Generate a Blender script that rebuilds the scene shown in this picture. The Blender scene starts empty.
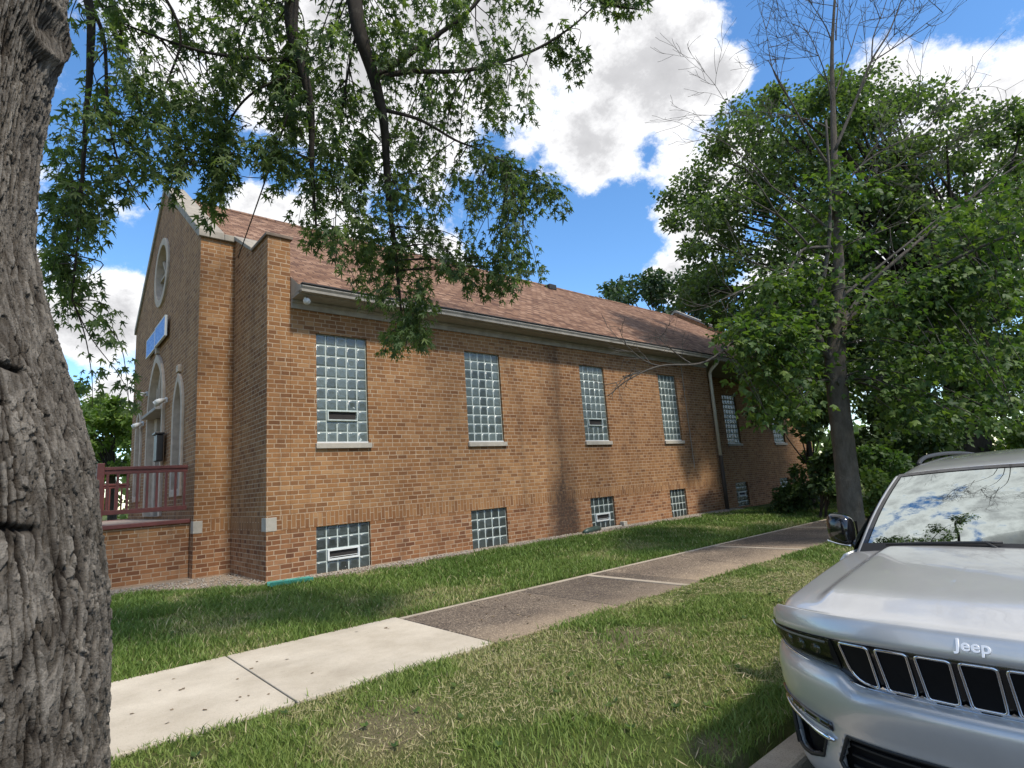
import bpy, math, random
import numpy as np
from mathutils import Vector, Matrix
from mathutils.geometry import tessellate_polygon
PI = math.pi
R = math.radians
rng = np.random.default_rng(7)
random.seed(7)
S = bpy.context.scene
COL = S.collection

# ------------------------------------------------------------------ camera
F_PX, ROLL, PITCH, AZ = 570.0, R(4.02), R(9.92), R(48.87)
_Fh = np.array([math.cos(AZ), math.sin(AZ), 0]); _Rh = np.array([math.sin(AZ), -math.cos(AZ), 0]); _U = np.array([0, 0, 1.0])
FW = _Fh * math.cos(PITCH) + _U * math.sin(PITCH)
_Up = -_Fh * math.sin(PITCH) + _U * math.cos(PITCH)
RT = _Rh * math.cos(ROLL) - _Up * math.sin(ROLL)
UP = _Up * math.cos(ROLL) + _Rh * math.sin(ROLL)
def at(x, y, d):
    """point seen at (x, y) of the photograph, d metres deep"""
    return (FW + RT * ((x - 512) / F_PX) - UP * ((y - 384) / F_PX)) * d
def px_of(P):
    P = np.asarray(P, float); z = P @ FW
    return 512 + F_PX * (P @ RT) / z, 384 - F_PX * (P @ UP) / z, z
cam_d = bpy.data.cameras.new('camera'); cam = bpy.data.objects.new('camera', cam_d); COL.objects.link(cam)
cam_d.sensor_width = 36; cam_d.lens = 36 * F_PX / 1024; cam_d.clip_start = .05; cam_d.clip_end = 3000
M = Matrix(((RT[0], UP[0], -FW[0], 0), (RT[1], UP[1], -FW[1], 0), (RT[2], UP[2], -FW[2], 0), (0, 0, 0, 1)))
cam.matrix_world = M
S.camera = cam

# ------------------------------------------------------------------ object helpers
def tag(o, label=None, cat=None, group=None, kind=None):
    if label: o['label'] = label
    if cat: o['category'] = cat
    if group: o['group'] = group
    if kind: o['kind'] = kind
    return o
def thing(name, label, cat, loc=(0, 0, 0), group=None):
    o = bpy.data.objects.new(name, None); COL.objects.link(o); o.empty_display_size = .2
    o.location = loc
    return tag(o, label, cat, group)
def link(name, me, mat, parent=None, smooth=False, bevel=0, sub=0):
    o = bpy.data.objects.new(name, me); COL.objects.link(o)
    if mat is not None: me.materials.append(mat)
    if smooth and len(me.polygons):
        me.polygons.foreach_set('use_smooth', np.ones(len(me.polygons), bool))
    if parent is not None:
        o.parent = parent
        L = parent
        off = Vector((0, 0, 0))
        while L is not None:
            off += L.location; L = L.parent
        o.location = -off            # geometry is written in world coordinates
    if bevel:
        m = o.modifiers.new('Bevel', 'BEVEL'); m.width = bevel; m.segments = 2; m.limit_method = 'ANGLE'; m.angle_limit = R(40)
    if sub:
        m = o.modifiers.new('Subdivision', 'SUBSURF'); m.levels = sub; m.render_levels = sub
    return o
def box_uv(me):
    uv = me.uv_layers.new(name='UVMap')
    n = len(me.loops)
    li = np.empty(n, int); me.loops.foreach_get('vertex_index', li)
    co = np.empty(len(me.vertices) * 3); me.vertices.foreach_get('co', co); co = co.reshape(-1, 3)
    nor = np.empty(len(me.polygons) * 3); me.polygons.foreach_get('normal', nor); nor = nor.reshape(-1, 3)
    tot = np.empty(len(me.polygons), int); me.polygons.foreach_get('loop_total', tot)
    ax = np.repeat(np.argmax(np.abs(nor) * np.array([1, 1, .8]), axis=1), tot)
    p = co[li]
    U = np.where(ax == 0, p[:, 1], p[:, 0]); V = np.where(ax == 2, p[:, 1], p[:, 2])
    uv.data.foreach_set('uv', np.stack([U, V], 1).astype(np.float32).ravel())
def np_mesh(name, V, Fc, per):
    """V (n,3), Fc (m,per) arrays"""
    me = bpy.data.meshes.new(name)
    V = np.asarray(V, np.float32); Fc = np.asarray(Fc, np.int32)
    me.vertices.add(len(V)); me.vertices.foreach_set('co', V.ravel())
    me.loops.add(Fc.size); me.loops.foreach_set('vertex_index', Fc.ravel())
    me.polygons.add(len(Fc)); me.polygons.foreach_set('loop_start', np.arange(0, Fc.size, per, dtype=np.int32))
    me.update(calc_edges=True)
    return me
def vattr(me, name, vals):
    a = me.attributes.new(name, 'FLOAT', 'POINT'); a.data.foreach_set('value', np.asarray(vals, np.float32))

class MB:
    """collects shapes and links them as one mesh"""
    def __init__(s): s.v = []; s.f = []
    def add(s, V, Fs):
        b = len(s.v); s.v += [tuple(map(float, p)) for p in V]; s.f += [tuple(b + i for i in f) for f in Fs]; return s
    def box(s, x0, x1, y0, y1, z0, z1):
        V = [(x, y, z) for z in (z0, z1) for y in (y0, y1) for x in (x0, x1)]
        return s.add(V, [(0, 2, 3, 1), (4, 5, 7, 6), (0, 1, 5, 4), (2, 6, 7, 3), (0, 4, 6, 2), (1, 3, 7, 5)])
    def prism(s, loops, mp, d0, d1):
        """loops: [outline, hole, ...] of (u,v); mp(u,v,d) -> xyz; faces at depth d0 and d1 plus the rims"""
        pts = [Vector((u, v, 0)) for l in loops for (u, v) in l]
        tri = tessellate_polygon([[Vector((u, v, 0)) for (u, v) in l] for l in loops])
        n = len(pts)
        V = [mp(p.x, p.y, d0) for p in pts] + [mp(p.x, p.y, d1) for p in pts]
        Fs = [tuple(t) for t in tri] + [tuple(n + i for i in reversed(t)) for t in tri]
        k = 0
        for l in loops:
            m = len(l)
            for i in range(m):
                a, b = k + i, k + (i + 1) % m
                Fs.append((a, b, n + b, n + a))
            k += m
        return s.add(V, Fs)
    def tube(s, P, r, n=8, cap=True):
        P = [np.asarray(p, float) for p in P]; m = len(P)
        r = [r] * m if np.isscalar(r) else list(r)
        t = [P[min(i + 1, m - 1)] - P[max(i - 1, 0)] for i in range(m)]
        t = [x / (np.linalg.norm(x) + 1e-9) for x in t]
        a = np.cross(t[0], (0, 0, 1.0))
        if np.linalg.norm(a) < .1: a = np.cross(t[0], (0, 1.0, 0))
        a /= np.linalg.norm(a)
        V = []
        for i in range(m):
            a = a - t[i] * (a @ t[i]); a /= (np.linalg.norm(a) + 1e-9); b = np.cross(t[i], a)
            for k in range(n):
                w = 2 * PI * k / n; V.append(P[i] + r[i] * (a * math.cos(w) + b * math.sin(w)))
        Fs = [(i * n + k, i * n + (k + 1) % n, (i + 1) * n + (k + 1) % n, (i + 1) * n + k) for i in range(m - 1) for k in range(n)]
        if cap: Fs += [tuple(range(n))[::-1], tuple((m - 1) * n + k for k in range(n))]
        return s.add(V, Fs)
    def grid(s, G, close=False):
        """G: rows of points"""
        nr, nc = len(G), len(G[0])
        V = [p for row in G for p in row]
        Fs = [(i * nc + j, i * nc + j + 1, (i + 1) * nc + j + 1, (i + 1) * nc + j) for i in range(nr - 1) for j in range(nc - 1)]
        return s.add(V, Fs)
    def build(s, name, mat, parent=None, smooth=False, bevel=0, sub=0, uv=True, recalc=True):
        me = bpy.data.meshes.new(name); me.from_pydata(s.v, [], s.f); me.update()
        if recalc:
            import bmesh
            bm = bmesh.new(); bm.from_mesh(me); bmesh.ops.recalc_face_normals(bm, faces=bm.faces); bm.to_mesh(me); bm.free()
        if uv: box_uv(me)
        return link(name, me, mat, parent, smooth, bevel, sub)

def dup_tree(o, delta, parent=None):
    c = o.copy(); COL.objects.link(c)
    if parent is None: c.location = Vector(o.location) + Vector(delta)
    else: c.parent = parent
    for ch in list(o.children): dup_tree(ch, delta, c)
    return c

# ------------------------------------------------------------------ numpy noise
def _h(i, j, s):
    n = (i * 374761393 + j * 668265263 + s * 974634777) & 0xffffffff
    n = ((n ^ (n >> 13)) * 1274126177) & 0xffffffff
    return ((n ^ (n >> 16)) & 0xffff) / 65535.0
def vnoise(x, y, s=0):
    i = np.floor(x).astype(np.int64); j = np.floor(y).astype(np.int64); fx = x - i; fy = y - j
    fx = fx * fx * (3 - 2 * fx); fy = fy * fy * (3 - 2 * fy)
    a = _h(i, j, s); b = _h(i + 1, j, s); c = _h(i, j + 1, s); d = _h(i + 1, j + 1, s)
    return (a * (1 - fx) + b * fx) * (1 - fy) + (c * (1 - fx) + d * fx) * fy
def fbm(x, y, s=0, o=4):
    t = 0; a = .5
    for k in range(o): t = t + a * vnoise(x * 2 ** k, y * 2 ** k, s + k); a *= .5
    return t / (1 - .5 ** o)
def voro(x, y, s=0):
    """F1, F2 - F1 and the id of the cell"""
    i = np.floor(x).astype(np.int64); j = np.floor(y).astype(np.int64)
    f1 = np.full(x.shape, 9.0); f2 = np.full(x.shape, 9.0); cid = np.zeros(x.shape)
    for di in (-1, 0, 1):
        for dj in (-1, 0, 1):
            a, b = i + di, j + dj
            dx = a + .1 + .8 * _h(a, b, s) - x; dy = b + .1 + .8 * _h(a, b, s + 5) - y
            d = np.sqrt(dx * dx + dy * dy)
            n1 = d < f1
            f2 = np.where(n1, f1, np.minimum(f2, d)); cid = np.where(n1, _h(a, b, s + 9), cid); f1 = np.where(n1, d, f1)
    return f1, f2 - f1, cid
def sstep(a, b, x):
    t = np.clip((x - a) / (b - a), 0, 1); return t * t * (3 - 2 * t)

# ------------------------------------------------------------------ materials
class NT:
    def __init__(s, name):
        s.m = bpy.data.materials.new(name); s.m.use_nodes = True; s.t = s.m.node_tree; s.n = s.t.nodes
        s.b = s.n['Principled BSDF']; s.out = s.n['Material Output']
    def node(s, ty, **kw):
        n = s.n.new(ty)
        for k, v in kw.items():
            if k.startswith('i_'):
                key = k[2:]
                n.inputs[int(key) if key.isdigit() else key.replace('_', ' ')].default_value = v
            else: setattr(n, k, v)
        return n
    def l(s, a, b): s.t.links.new(a, b)
    def noise(s, vec, scale, detail=4, rough=.6):
        n = s.node('ShaderNodeTexNoise', i_Scale=scale, i_Detail=detail, i_Roughness=rough)
        if vec is not None: s.l(vec, n.inputs['Vector'])
        return n.outputs['Fac']
    def ramp(s, fac, stops, interp='LINEAR'):
        n = s.node('ShaderNodeValToRGB'); e = n.color_ramp; e.interpolation = interp
        while len(e.elements) < len(stops): e.elements.new(.5)
        for q, (p, c) in zip(e.elements, stops):
            q.position = p; q.color = (*c, 1) if len(c) == 3 else c
        s.l(fac, n.inputs[0]); return n.outputs[0]
    def mix(s, fac, a, b, mode='MIX'):
        n = s.node('ShaderNodeMix', data_type='RGBA', blend_type=mode)
        for sock, v in ((n.inputs[0], fac), (n.inputs[6], a), (n.inputs[7], b)):
            if isinstance(v, (int, float)): sock.default_value = v
            elif isinstance(v, tuple): sock.default_value = (*v, 1)
            else: s.l(v, sock)
        return n.outputs[2]
    def math(s, op, a, b=None, c=None, clamp=False):
        n = s.node('ShaderNodeMath', operation=op, use_clamp=clamp)
        for k, v in enumerate((a, b, c)):
            if v is None: continue
            if isinstance(v, (int, float)): n.inputs[k].default_value = v
            else: s.l(v, n.inputs[k])
        return n.outputs[0]
    def bump(s, h, strength=.3, dist=.01):
        n = s.node('ShaderNodeBump', i_Strength=strength, i_Distance=dist); s.l(h, n.inputs['Height'])
        s.l(n.outputs[0], s.b.inputs['Normal']); return n
    def geo(s): return s.node('ShaderNodeNewGeometry').outputs['Position']
    def uv(s): return s.node('ShaderNodeUVMap', uv_map='UVMap').outputs[0]
    def xyz(s, v):
        n = s.node('ShaderNodeSeparateXYZ'); s.l(v, n.inputs[0]); return n.outputs
    def mapping(s, v, scale=(1, 1, 1), rot=(0, 0, 0), loc=(0, 0, 0)):
        n = s.node('ShaderNodeMapping'); s.l(v, n.inputs[0]); n.inputs['Scale'].default_value = scale; n.inputs['Rotation'].default_value = rot; n.inputs['Location'].default_value = loc
        return n.outputs[0]
    def base(s, v):
        if isinstance(v, tuple): s.b.inputs['Base Color'].default_value = (*v, 1)
        else: s.l(v, s.b.inputs['Base Color'])
    def set(s, **kw):
        for k, v in kw.items():
            i = s.b.inputs[k.replace('_', ' ')]
            if isinstance(v, (int, float)): i.default_value = v
            elif isinstance(v, tuple): i.default_value = (*v, 1)
            else: s.l(v, i)
        return s

def simple(name, col, rough=.6, metal=0, var=.15, scale=8, bump=0, coat=0, spec=.5):
    t = NT(name); p = t.geo()
    n = t.noise(p, scale, 5)
    a = tuple(c * (1 - var) for c in col); b = tuple(min(1, c * (1 + var)) for c in col)
    t.base(t.ramp(n, [(.3, a), (.7, b)])); t.set(Roughness=rough, Metallic=metal, Coat_Weight=coat, Specular_IOR_Level=spec)
    if bump: t.bump(t.noise(p, scale * 12, 4), bump, .004)
    return t.m

def brick_mat(name, soldier=False, paint=0):
    t = NT(name); uv = t.uv(); pos = t.geo(); X = t.xyz(pos)
    if soldier: uv = t.mapping(uv, rot=(0, 0, PI / 2), loc=(.04, .013, 0))
    wob = t.node('ShaderNodeTexNoise', i_Scale=9.0, i_Detail=2); t.l(uv, wob.inputs['Vector'])
    vm = t.node('ShaderNodeVectorMath', operation='MULTIPLY_ADD'); t.l(wob.outputs['Color'], vm.inputs[0]); vm.inputs[1].default_value = (.012, .009, 0); t.l(uv, vm.inputs[2])
    br = t.node('ShaderNodeTexBrick', offset=.5, squash=.72 if not soldier else 1.0, squash_frequency=3)
    t.l(vm.outputs[0], br.inputs['Vector'])
    br.inputs['Color1'].default_value = (0, 0, 0, 1); br.inputs['Color2'].default_value = (1, 1, 1, 1); br.inputs['Mortar'].default_value = (.5, .5, .5, 1)
    br.inputs['Scale'].default_value = 1
    br.inputs['Mortar Size'].default_value = .0095 if not soldier else .0075; br.inputs['Mortar Smooth'].default_value = .35; br.inputs['Bias'].default_value = 0
    br.inputs['Brick Width'].default_value = .205 if not soldier else .26; br.inputs['Row Height'].default_value = .080 if not soldier else .0762
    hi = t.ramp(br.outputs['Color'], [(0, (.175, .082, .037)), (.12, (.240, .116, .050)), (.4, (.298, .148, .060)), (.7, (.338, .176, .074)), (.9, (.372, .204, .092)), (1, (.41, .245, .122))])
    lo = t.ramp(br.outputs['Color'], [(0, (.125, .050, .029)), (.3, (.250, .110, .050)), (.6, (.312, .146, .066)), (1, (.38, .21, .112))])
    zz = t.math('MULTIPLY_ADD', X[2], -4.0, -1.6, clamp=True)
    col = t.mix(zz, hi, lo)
    # grain inside the bricks and slow change over the wall
    g = t.noise(uv, 60, 4, .7); col = t.mix(t.math('MULTIPLY', g, .55), col, (.17, .085, .04))
    big = t.ramp(t.noise(pos, .55, 5, .65), [(.38, (.80, .74, .70)), (.62, (1.1, 1.09, 1.05))]); col = t.mix(1.0, col, big, 'MULTIPLY')
    mort = t.ramp(t.noise(uv, 5, 4), [(.3, (.31, .22, .14)), (.7, (.50, .39, .27))])
    fr = t.noise(uv, 1.7, 3)
    col = t.mix(t.math('MULTIPLY', br.outputs['Fac'], t.math('MULTIPLY_ADD', fr, .5, .5)), col, mort)
    # long run-off stain under a lost downspout and soot at the foot of the wall
    ns = t.noise(t.mapping(pos, (1, 1, .35)), 2.4, 5, .7)
    dx = t.math('ABSOLUTE', t.math('SUBTRACT', t.math('MULTIPLY_ADD', ns, .9, X[0]), 10.62))
    wid = t.math('MULTIPLY_ADD', X[2], -.10, .58)
    st = t.math('SUBTRACT', 1.0, t.math('DIVIDE', dx, wid), clamp=True)
    low = t.math('MULTIPLY_ADD', X[2], -.42, .30, clamp=True)
    st = t.math('MULTIPLY', st, t.math('MULTIPLY_ADD', low, 1.3, .62))
    onw = t.math('LESS_THAN', X[1], 10.3)
    st = t.math('MULTIPLY', st, onw, clamp=True)
    stm = t.math('MULTIPLY', st, t.math('MULTIPLY_ADD', t.noise(uv, 14, 5, .8), 1.7, .05), clamp=True)
    col = t.mix(stm, col, (.045, .03, .022))
    sk_ = t.ramp(t.noise(t.mapping(pos, (1.6, 1.6, .16)), 1.5, 6, .7), [(.50, (0, 0, 0)), (.72, (1, 1, 1))]); col = t.mix(t.math('MULTIPLY', sk_, t.math('MULTIPLY_ADD', g, .5, .15)), col, (.075, .045, .03))
    eff = t.math('MULTIPLY', t.ramp(t.noise(pos, 1.3, 6, .7), [(.60, (0, 0, 0)), (.72, (1, 1, 1))]), t.ramp(t.noise(uv, 35, 4, .8), [(.45, (0, 0, 0)), (.75, (1, 1, 1))]))
    col = t.mix(t.math('MULTIPLY', eff, .5), col, (.52, .45, .36))
    t.base(col); t.set(Roughness=.9, Specular_IOR_Level=.25)
    hgt = t.math('MULTIPLY_ADD', g, .35, t.math('MULTIPLY', br.outputs['Fac'], -1.0))
    t.bump(hgt, .7, .006)
    return t.m

def shingle_mat():
    t = NT('shingles'); uv = t.uv(); pos = t.geo()
    br = t.node('ShaderNodeTexBrick', offset=.37, offset_frequency=2); t.l(uv, br.inputs['Vector'])
    br.inputs['Color1'].default_value = (0, 0, 0, 1); br.inputs['Color2'].default_value = (1, 1, 1, 1); br.inputs['Mortar'].default_value = (.2, .2, .2, 1)
    br.inputs['Scale'].default_value = 1; br.inputs['Mortar Size'].default_value = .011; br.inputs['Brick Width'].default_value = .24; br.inputs['Row Height'].default_value = .15
    c = t.ramp(br.outputs['Color'], [(0, (.075, .038, .026)), (.25, (.165, .088, .054)), (.7, (.255, .148, .092)), (1, (.36, .23, .155))])
    c = t.mix(t.math('MULTIPLY', t.noise(uv, 90, 3, .8), .45), c, (.17, .10, .066))
    c = t.mix(br.outputs['Fac'], c, (.09, .05, .04))
    bg = t.ramp(t.noise(t.mapping(pos, (1, .5, .5)), .9, 5), [(.3, (.78, .75, .74)), (.7, (1.08, 1.08, 1.08))]); c = t.mix(1.0, c, bg, 'MULTIPLY')
    t.base(c); t.set(Roughness=.95, Specular_IOR_Level=.2)
    sep = t.xyz(uv)
    saw = t.math('FRACT', t.math('DIVIDE', sep[1], .13))
    t.bump(t.math('SUBTRACT', t.math('MULTIPLY', saw, -.6), br.outputs['Fac']), .8, .012)
    return t.m

def concrete_mat(name, c0, c1, speck=0.0, spots=(.12, .10, .08), cracks=False, scale=3.0):
    t = NT(name); p = t.geo()
    c = t.ramp(t.noise(p, scale, 7, .65), [(.3, c0), (.7, c1)])
    fine = t.noise(p, 120, 3, .8)
    c = t.mix(t.math('MULTIPLY', t.ramp(fine, [(.52, (0, 0, 0)), (.6, (1, 1, 1))]), speck), c, spots)
    bl = t.ramp(t.noise(p, 28, 3, .7), [(.66, (0, 0, 0)), (.72, (1, 1, 1))])
    c = t.mix(t.math('MULTIPLY', bl, .25), c, spots)
    wv = t.node('ShaderNodeTexNoise', i_Scale=3.0, i_Detail=5.0); t.l(p, wv.inputs['Vector'])
    wm = t.node('ShaderNodeVectorMath', operation='MULTIPLY_ADD'); t.l(wv.outputs['Color'], wm.inputs[0]); wm.inputs[1].default_value = (.35, .35, 0); t.l(p, wm.inputs[2])
    vc = t.node('ShaderNodeTexVoronoi', feature='DISTANCE_TO_EDGE', i_Scale=.42); t.l(wm.outputs[0], vc.inputs['Vector'])
    ckm = t.math('MULTIPLY', t.math('LESS_THAN', vc.outputs['Distance'], .0035), t.math('GREATER_THAN', t.noise(p, .8, 3), .47))
    if cracks: c = t.mix(t.math('MULTIPLY', ckm, .8), c, (.05, .04, .03))
    dirt = t.ramp(t.noise(p, 1.1, 8, .72), [(.50, (0, 0, 0)), (.70, (1, 1, 1))]); c = t.mix(t.math('MULTIPLY', dirt, .28), c, tuple(q * .55 for q in c0))
    t.base(c); t.set(Roughness=.92, Specular_IOR_Level=.25)
    t.bump(t.math('MULTIPLY_ADD', fine, .6, t.noise(p, 14, 4)), .45, .004)
    return t.m

def aggregate_mat():
    t = NT('exposed_aggregate'); p = t.geo()
    v = t.node('ShaderNodeTexVoronoi', i_Scale=85.0); t.l(p, v.inputs['Vector'])
    s = t.xyz(v.outputs['Color'])
    c = t.ramp(s[0], [(0, (.045, .035, .03)), (.35, (.108, .092, .080)), (.7, (.162, .138, .116)), (.93, (.23, .20, .165)), (1, (.42, .36, .29))])
    lg = t.ramp(t.noise(p, 1.1, 6, .7), [(.3, (.72, .68, .66)), (.68, (1.25, 1.2, 1.12))]); c = t.mix(1.0, c, lg, 'MULTIPLY')
    X = t.xyz(p)
    near = t.math('MULTIPLY_ADD', t.math('ADD', X[1], t.math('MULTIPLY', t.noise(p, 1.3, 4), -1.0)), -1.6, 7.7, clamp=True)
    c = t.mix(t.math('MULTIPLY', near, .5), c, (.34, .27, .195))
    cel = t.node('ShaderNodeTexWhiteNoise', noise_dimensions='1D'); t.l(t.math('FLOOR', t.math('DIVIDE', t.math('ADD', X[0], -3.57), 1.825)), cel.inputs['W'])
    c = t.mix(1.0, c, t.ramp(cel.outputs['Value'], [(0, (.74, .72, .70)), (1, (1.28, 1.22, 1.12))]), 'MULTIPLY')
    wv = t.node('ShaderNodeTexNoise', i_Scale=3.0, i_Detail=5.0); t.l(p, wv.inputs['Vector'])
    wm = t.node('ShaderNodeVectorMath', operation='MULTIPLY_ADD'); t.l(wv.outputs['Color'], wm.inputs[0]); wm.inputs[1].default_value = (.35, .35, 0); t.l(p, wm.inputs[2])
    vc = t.node('ShaderNodeTexVoronoi', feature='DISTANCE_TO_EDGE', i_Scale=.42); t.l(wm.outputs[0], vc.inputs['Vector'])
    ckm = t.math('MULTIPLY', t.math('LESS_THAN', vc.outputs['Distance'], .0035), t.math('GREATER_THAN', t.noise(p, .8, 3), .47))
    c = t.mix(t.math('MULTIPLY', ckm, .8), c, (.05, .04, .03))
    t.base(c); t.set(Roughness=.9, Specular_IOR_Level=.3)
    t.bump(v.outputs['Distance'], .6, .006)
    return t.m

def leaf_mat(name, dark, mid, light, trans=.35, rough=.55):
    t = NT(name)
    a = t.node('ShaderNodeAttribute', attribute_name='tint')
    c = t.ramp(a.outputs['Fac'], [(0, dark), (.5, mid), (1, light)])
    t.base(c); t.set(Roughness=rough, Specular_IOR_Level=.35)
    tr = t.node('ShaderNodeBsdfTranslucent')
    tc = t.mix(1.0, c, (1.25, 1.4, .55), 'MULTIPLY'); t.l(tc, tr.inputs['Color'])
    mx = t.node('ShaderNodeMixShader', i_0=trans); t.l(t.b.outputs[0], mx.inputs[1]); t.l(tr.outputs[0], mx.inputs[2]); t.l(mx.outputs[0], t.out.inputs['Surface'])
    return t.m

def bark_mat(name, plate0, plate1, fissure, attr=True, scale=1.0):
    t = NT(name); p = t.geo()
    c = t.ramp(t.noise(t.mapping(p, (1, 1, .35)), 14 * scale, 6, .7), [(.3, plate0), (.7, plate1)])
    pal = t.ramp(t.noise(p, 6 * scale, 6, .75), [(.58, (0, 0, 0)), (.70, (1, 1, 1))])
    c = t.mix(t.math('MULTIPLY', pal, .45), c, tuple(min(1, q * 1.7) for q in plate1))
    if attr:
        fl_ = t.node('ShaderNodeAttribute', attribute_name='flake'); c = t.mix(1.0, c, t.ramp(fl_.outputs['Fac'], [(.15, (.60, .56, .51)), (.5, (1, .98, .95)), (.85, (1.5, 1.48, 1.43))]), 'MULTIPLY')
        a = t.node('ShaderNodeAttribute', attribute_name='fissure')
        c = t.mix(a.outputs['Fac'], c, fissure)
    t.base(c); t.set(Roughness=.95, Specular_IOR_Level=.15)
    h = t.noise(t.mapping(p, (1, 1, .3)), 45 * scale, 6, .75)
    t.bump(t.math('MULTIPLY_ADD', t.noise(p, 160 * scale, 3, .7), .5, h), 1.0, .014 if attr else .014)
    return t.m

def paint_mat():
    t = NT('silver_paint'); p = t.geo()
    fl = t.node('ShaderNodeTexVoronoi', i_Scale=900.0); t.l(p, fl.inputs['Vector'])
    n = t.math('MULTIPLY_ADD', t.xyz(fl.outputs['Color'])[0], .05, 0)
    dust = t.ramp(t.noise(p, 3.5, 6, .7), [(.35, (.52, .515, .505)), (.7, (.57, .565, .55))])
    sp = t.ramp(t.noise(p, 38, 5, .75), [(.67, (0, 0, 0)), (.72, (1, 1, 1))])
    t.base(t.mix(t.math('MULTIPLY', sp, .10), dust, (.8, .8, .78)))
    t.set(Metallic=.45, Coat_Weight=1.0, Coat_Roughness=.02)
    t.l(t.math('MULTIPLY_ADD', t.noise(p, 6, 5), .10, .26), t.b.inputs['Roughness'])
    return t.m

def glass_pane_mat(name, tint, refl=1.0):
    t = NT(name)
    t.n.remove(t.b)
    fr = t.node('ShaderNodeFresnel', i_IOR=1.6)
    tr = t.node('ShaderNodeBsdfTransparent'); tr.inputs[0].default_value = (*tint, 1)
    gl = t.node('ShaderNodeBsdfGlossy'); gl.inputs['Roughness'].default_value = .01; gl.inputs['Color'].default_value = (.60, .655, .63, 1)
    mx = t.node('ShaderNodeMixShader'); t.l(t.math('MULTIPLY_ADD', fr.outputs[0], refl, .06, clamp=True), mx.inputs[0]); t.l(tr.outputs[0], mx.inputs[1]); t.l(gl.outputs[0], mx.inputs[2])
    t.l(mx.outputs[0], t.out.inputs['Surface'])
    return t.m

def block_mat(name, c0, c1):
    t = NT(name); p = t.geo()
    a = t.node('ShaderNodeAttribute', attribute_name='tint')
    c = t.ramp(a.outputs['Fac'], [(0, c0), (1, c1)])
    c = t.mix(t.math('MULTIPLY', t.noise(p, 70, 3, .7), .8), c, tuple(q * .45 for q in c0))
    t.base(c); t.set(Roughness=.24, Specular_IOR_Level=.8)
    t.bump(t.noise(p, 48, 2, .5), .35, .010)
    return t.m

def ground_mat():
    t = NT('turf_soil'); p = t.geo()
    c = t.ramp(t.noise(p, 1.6, 7, .7), [(.30, (.050, .085, .016)), (.5, (.075, .105, .024)), (.66, (.15, .13, .06)), (.78, (.23, .18, .11))])
    c = t.mix(t.math('MULTIPLY', t.noise(p, 30, 5, .8), .7), c, (.05, .055, .02))
    for (sx, sy, rad) in ((4.5, 3.75, .62), (2.0, 3.8, .5), (3.15, 2.05, .30), (6.4, 2.9, .4)):     # bare soil
        vd = t.node('ShaderNodeVectorMath', operation='DISTANCE'); t.l(p, vd.inputs[0]); vd.inputs[1].default_value = (sx, sy, -1.53)
        k = t.math('MULTIPLY_ADD', t.math('ADD', vd.outputs['Value'], t.math('MULTIPLY', t.noise(p, 5, 5, .8), .45)), -4.0 / rad * .5, 3.0, clamp=True)
        c = t.mix(t.math('MULTIPLY', k, .75), c, t.ramp(t.noise(p, 55, 4, .8), [(.3, (.08, .065, .04)), (.7, (.22, .18, .115))]))
    t.base(c); t.set(Roughness=1.0, Specular_IOR_Level=.1); t.bump(t.noise(p, 40, 5, .8), .8, .02)
    return t.m

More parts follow.
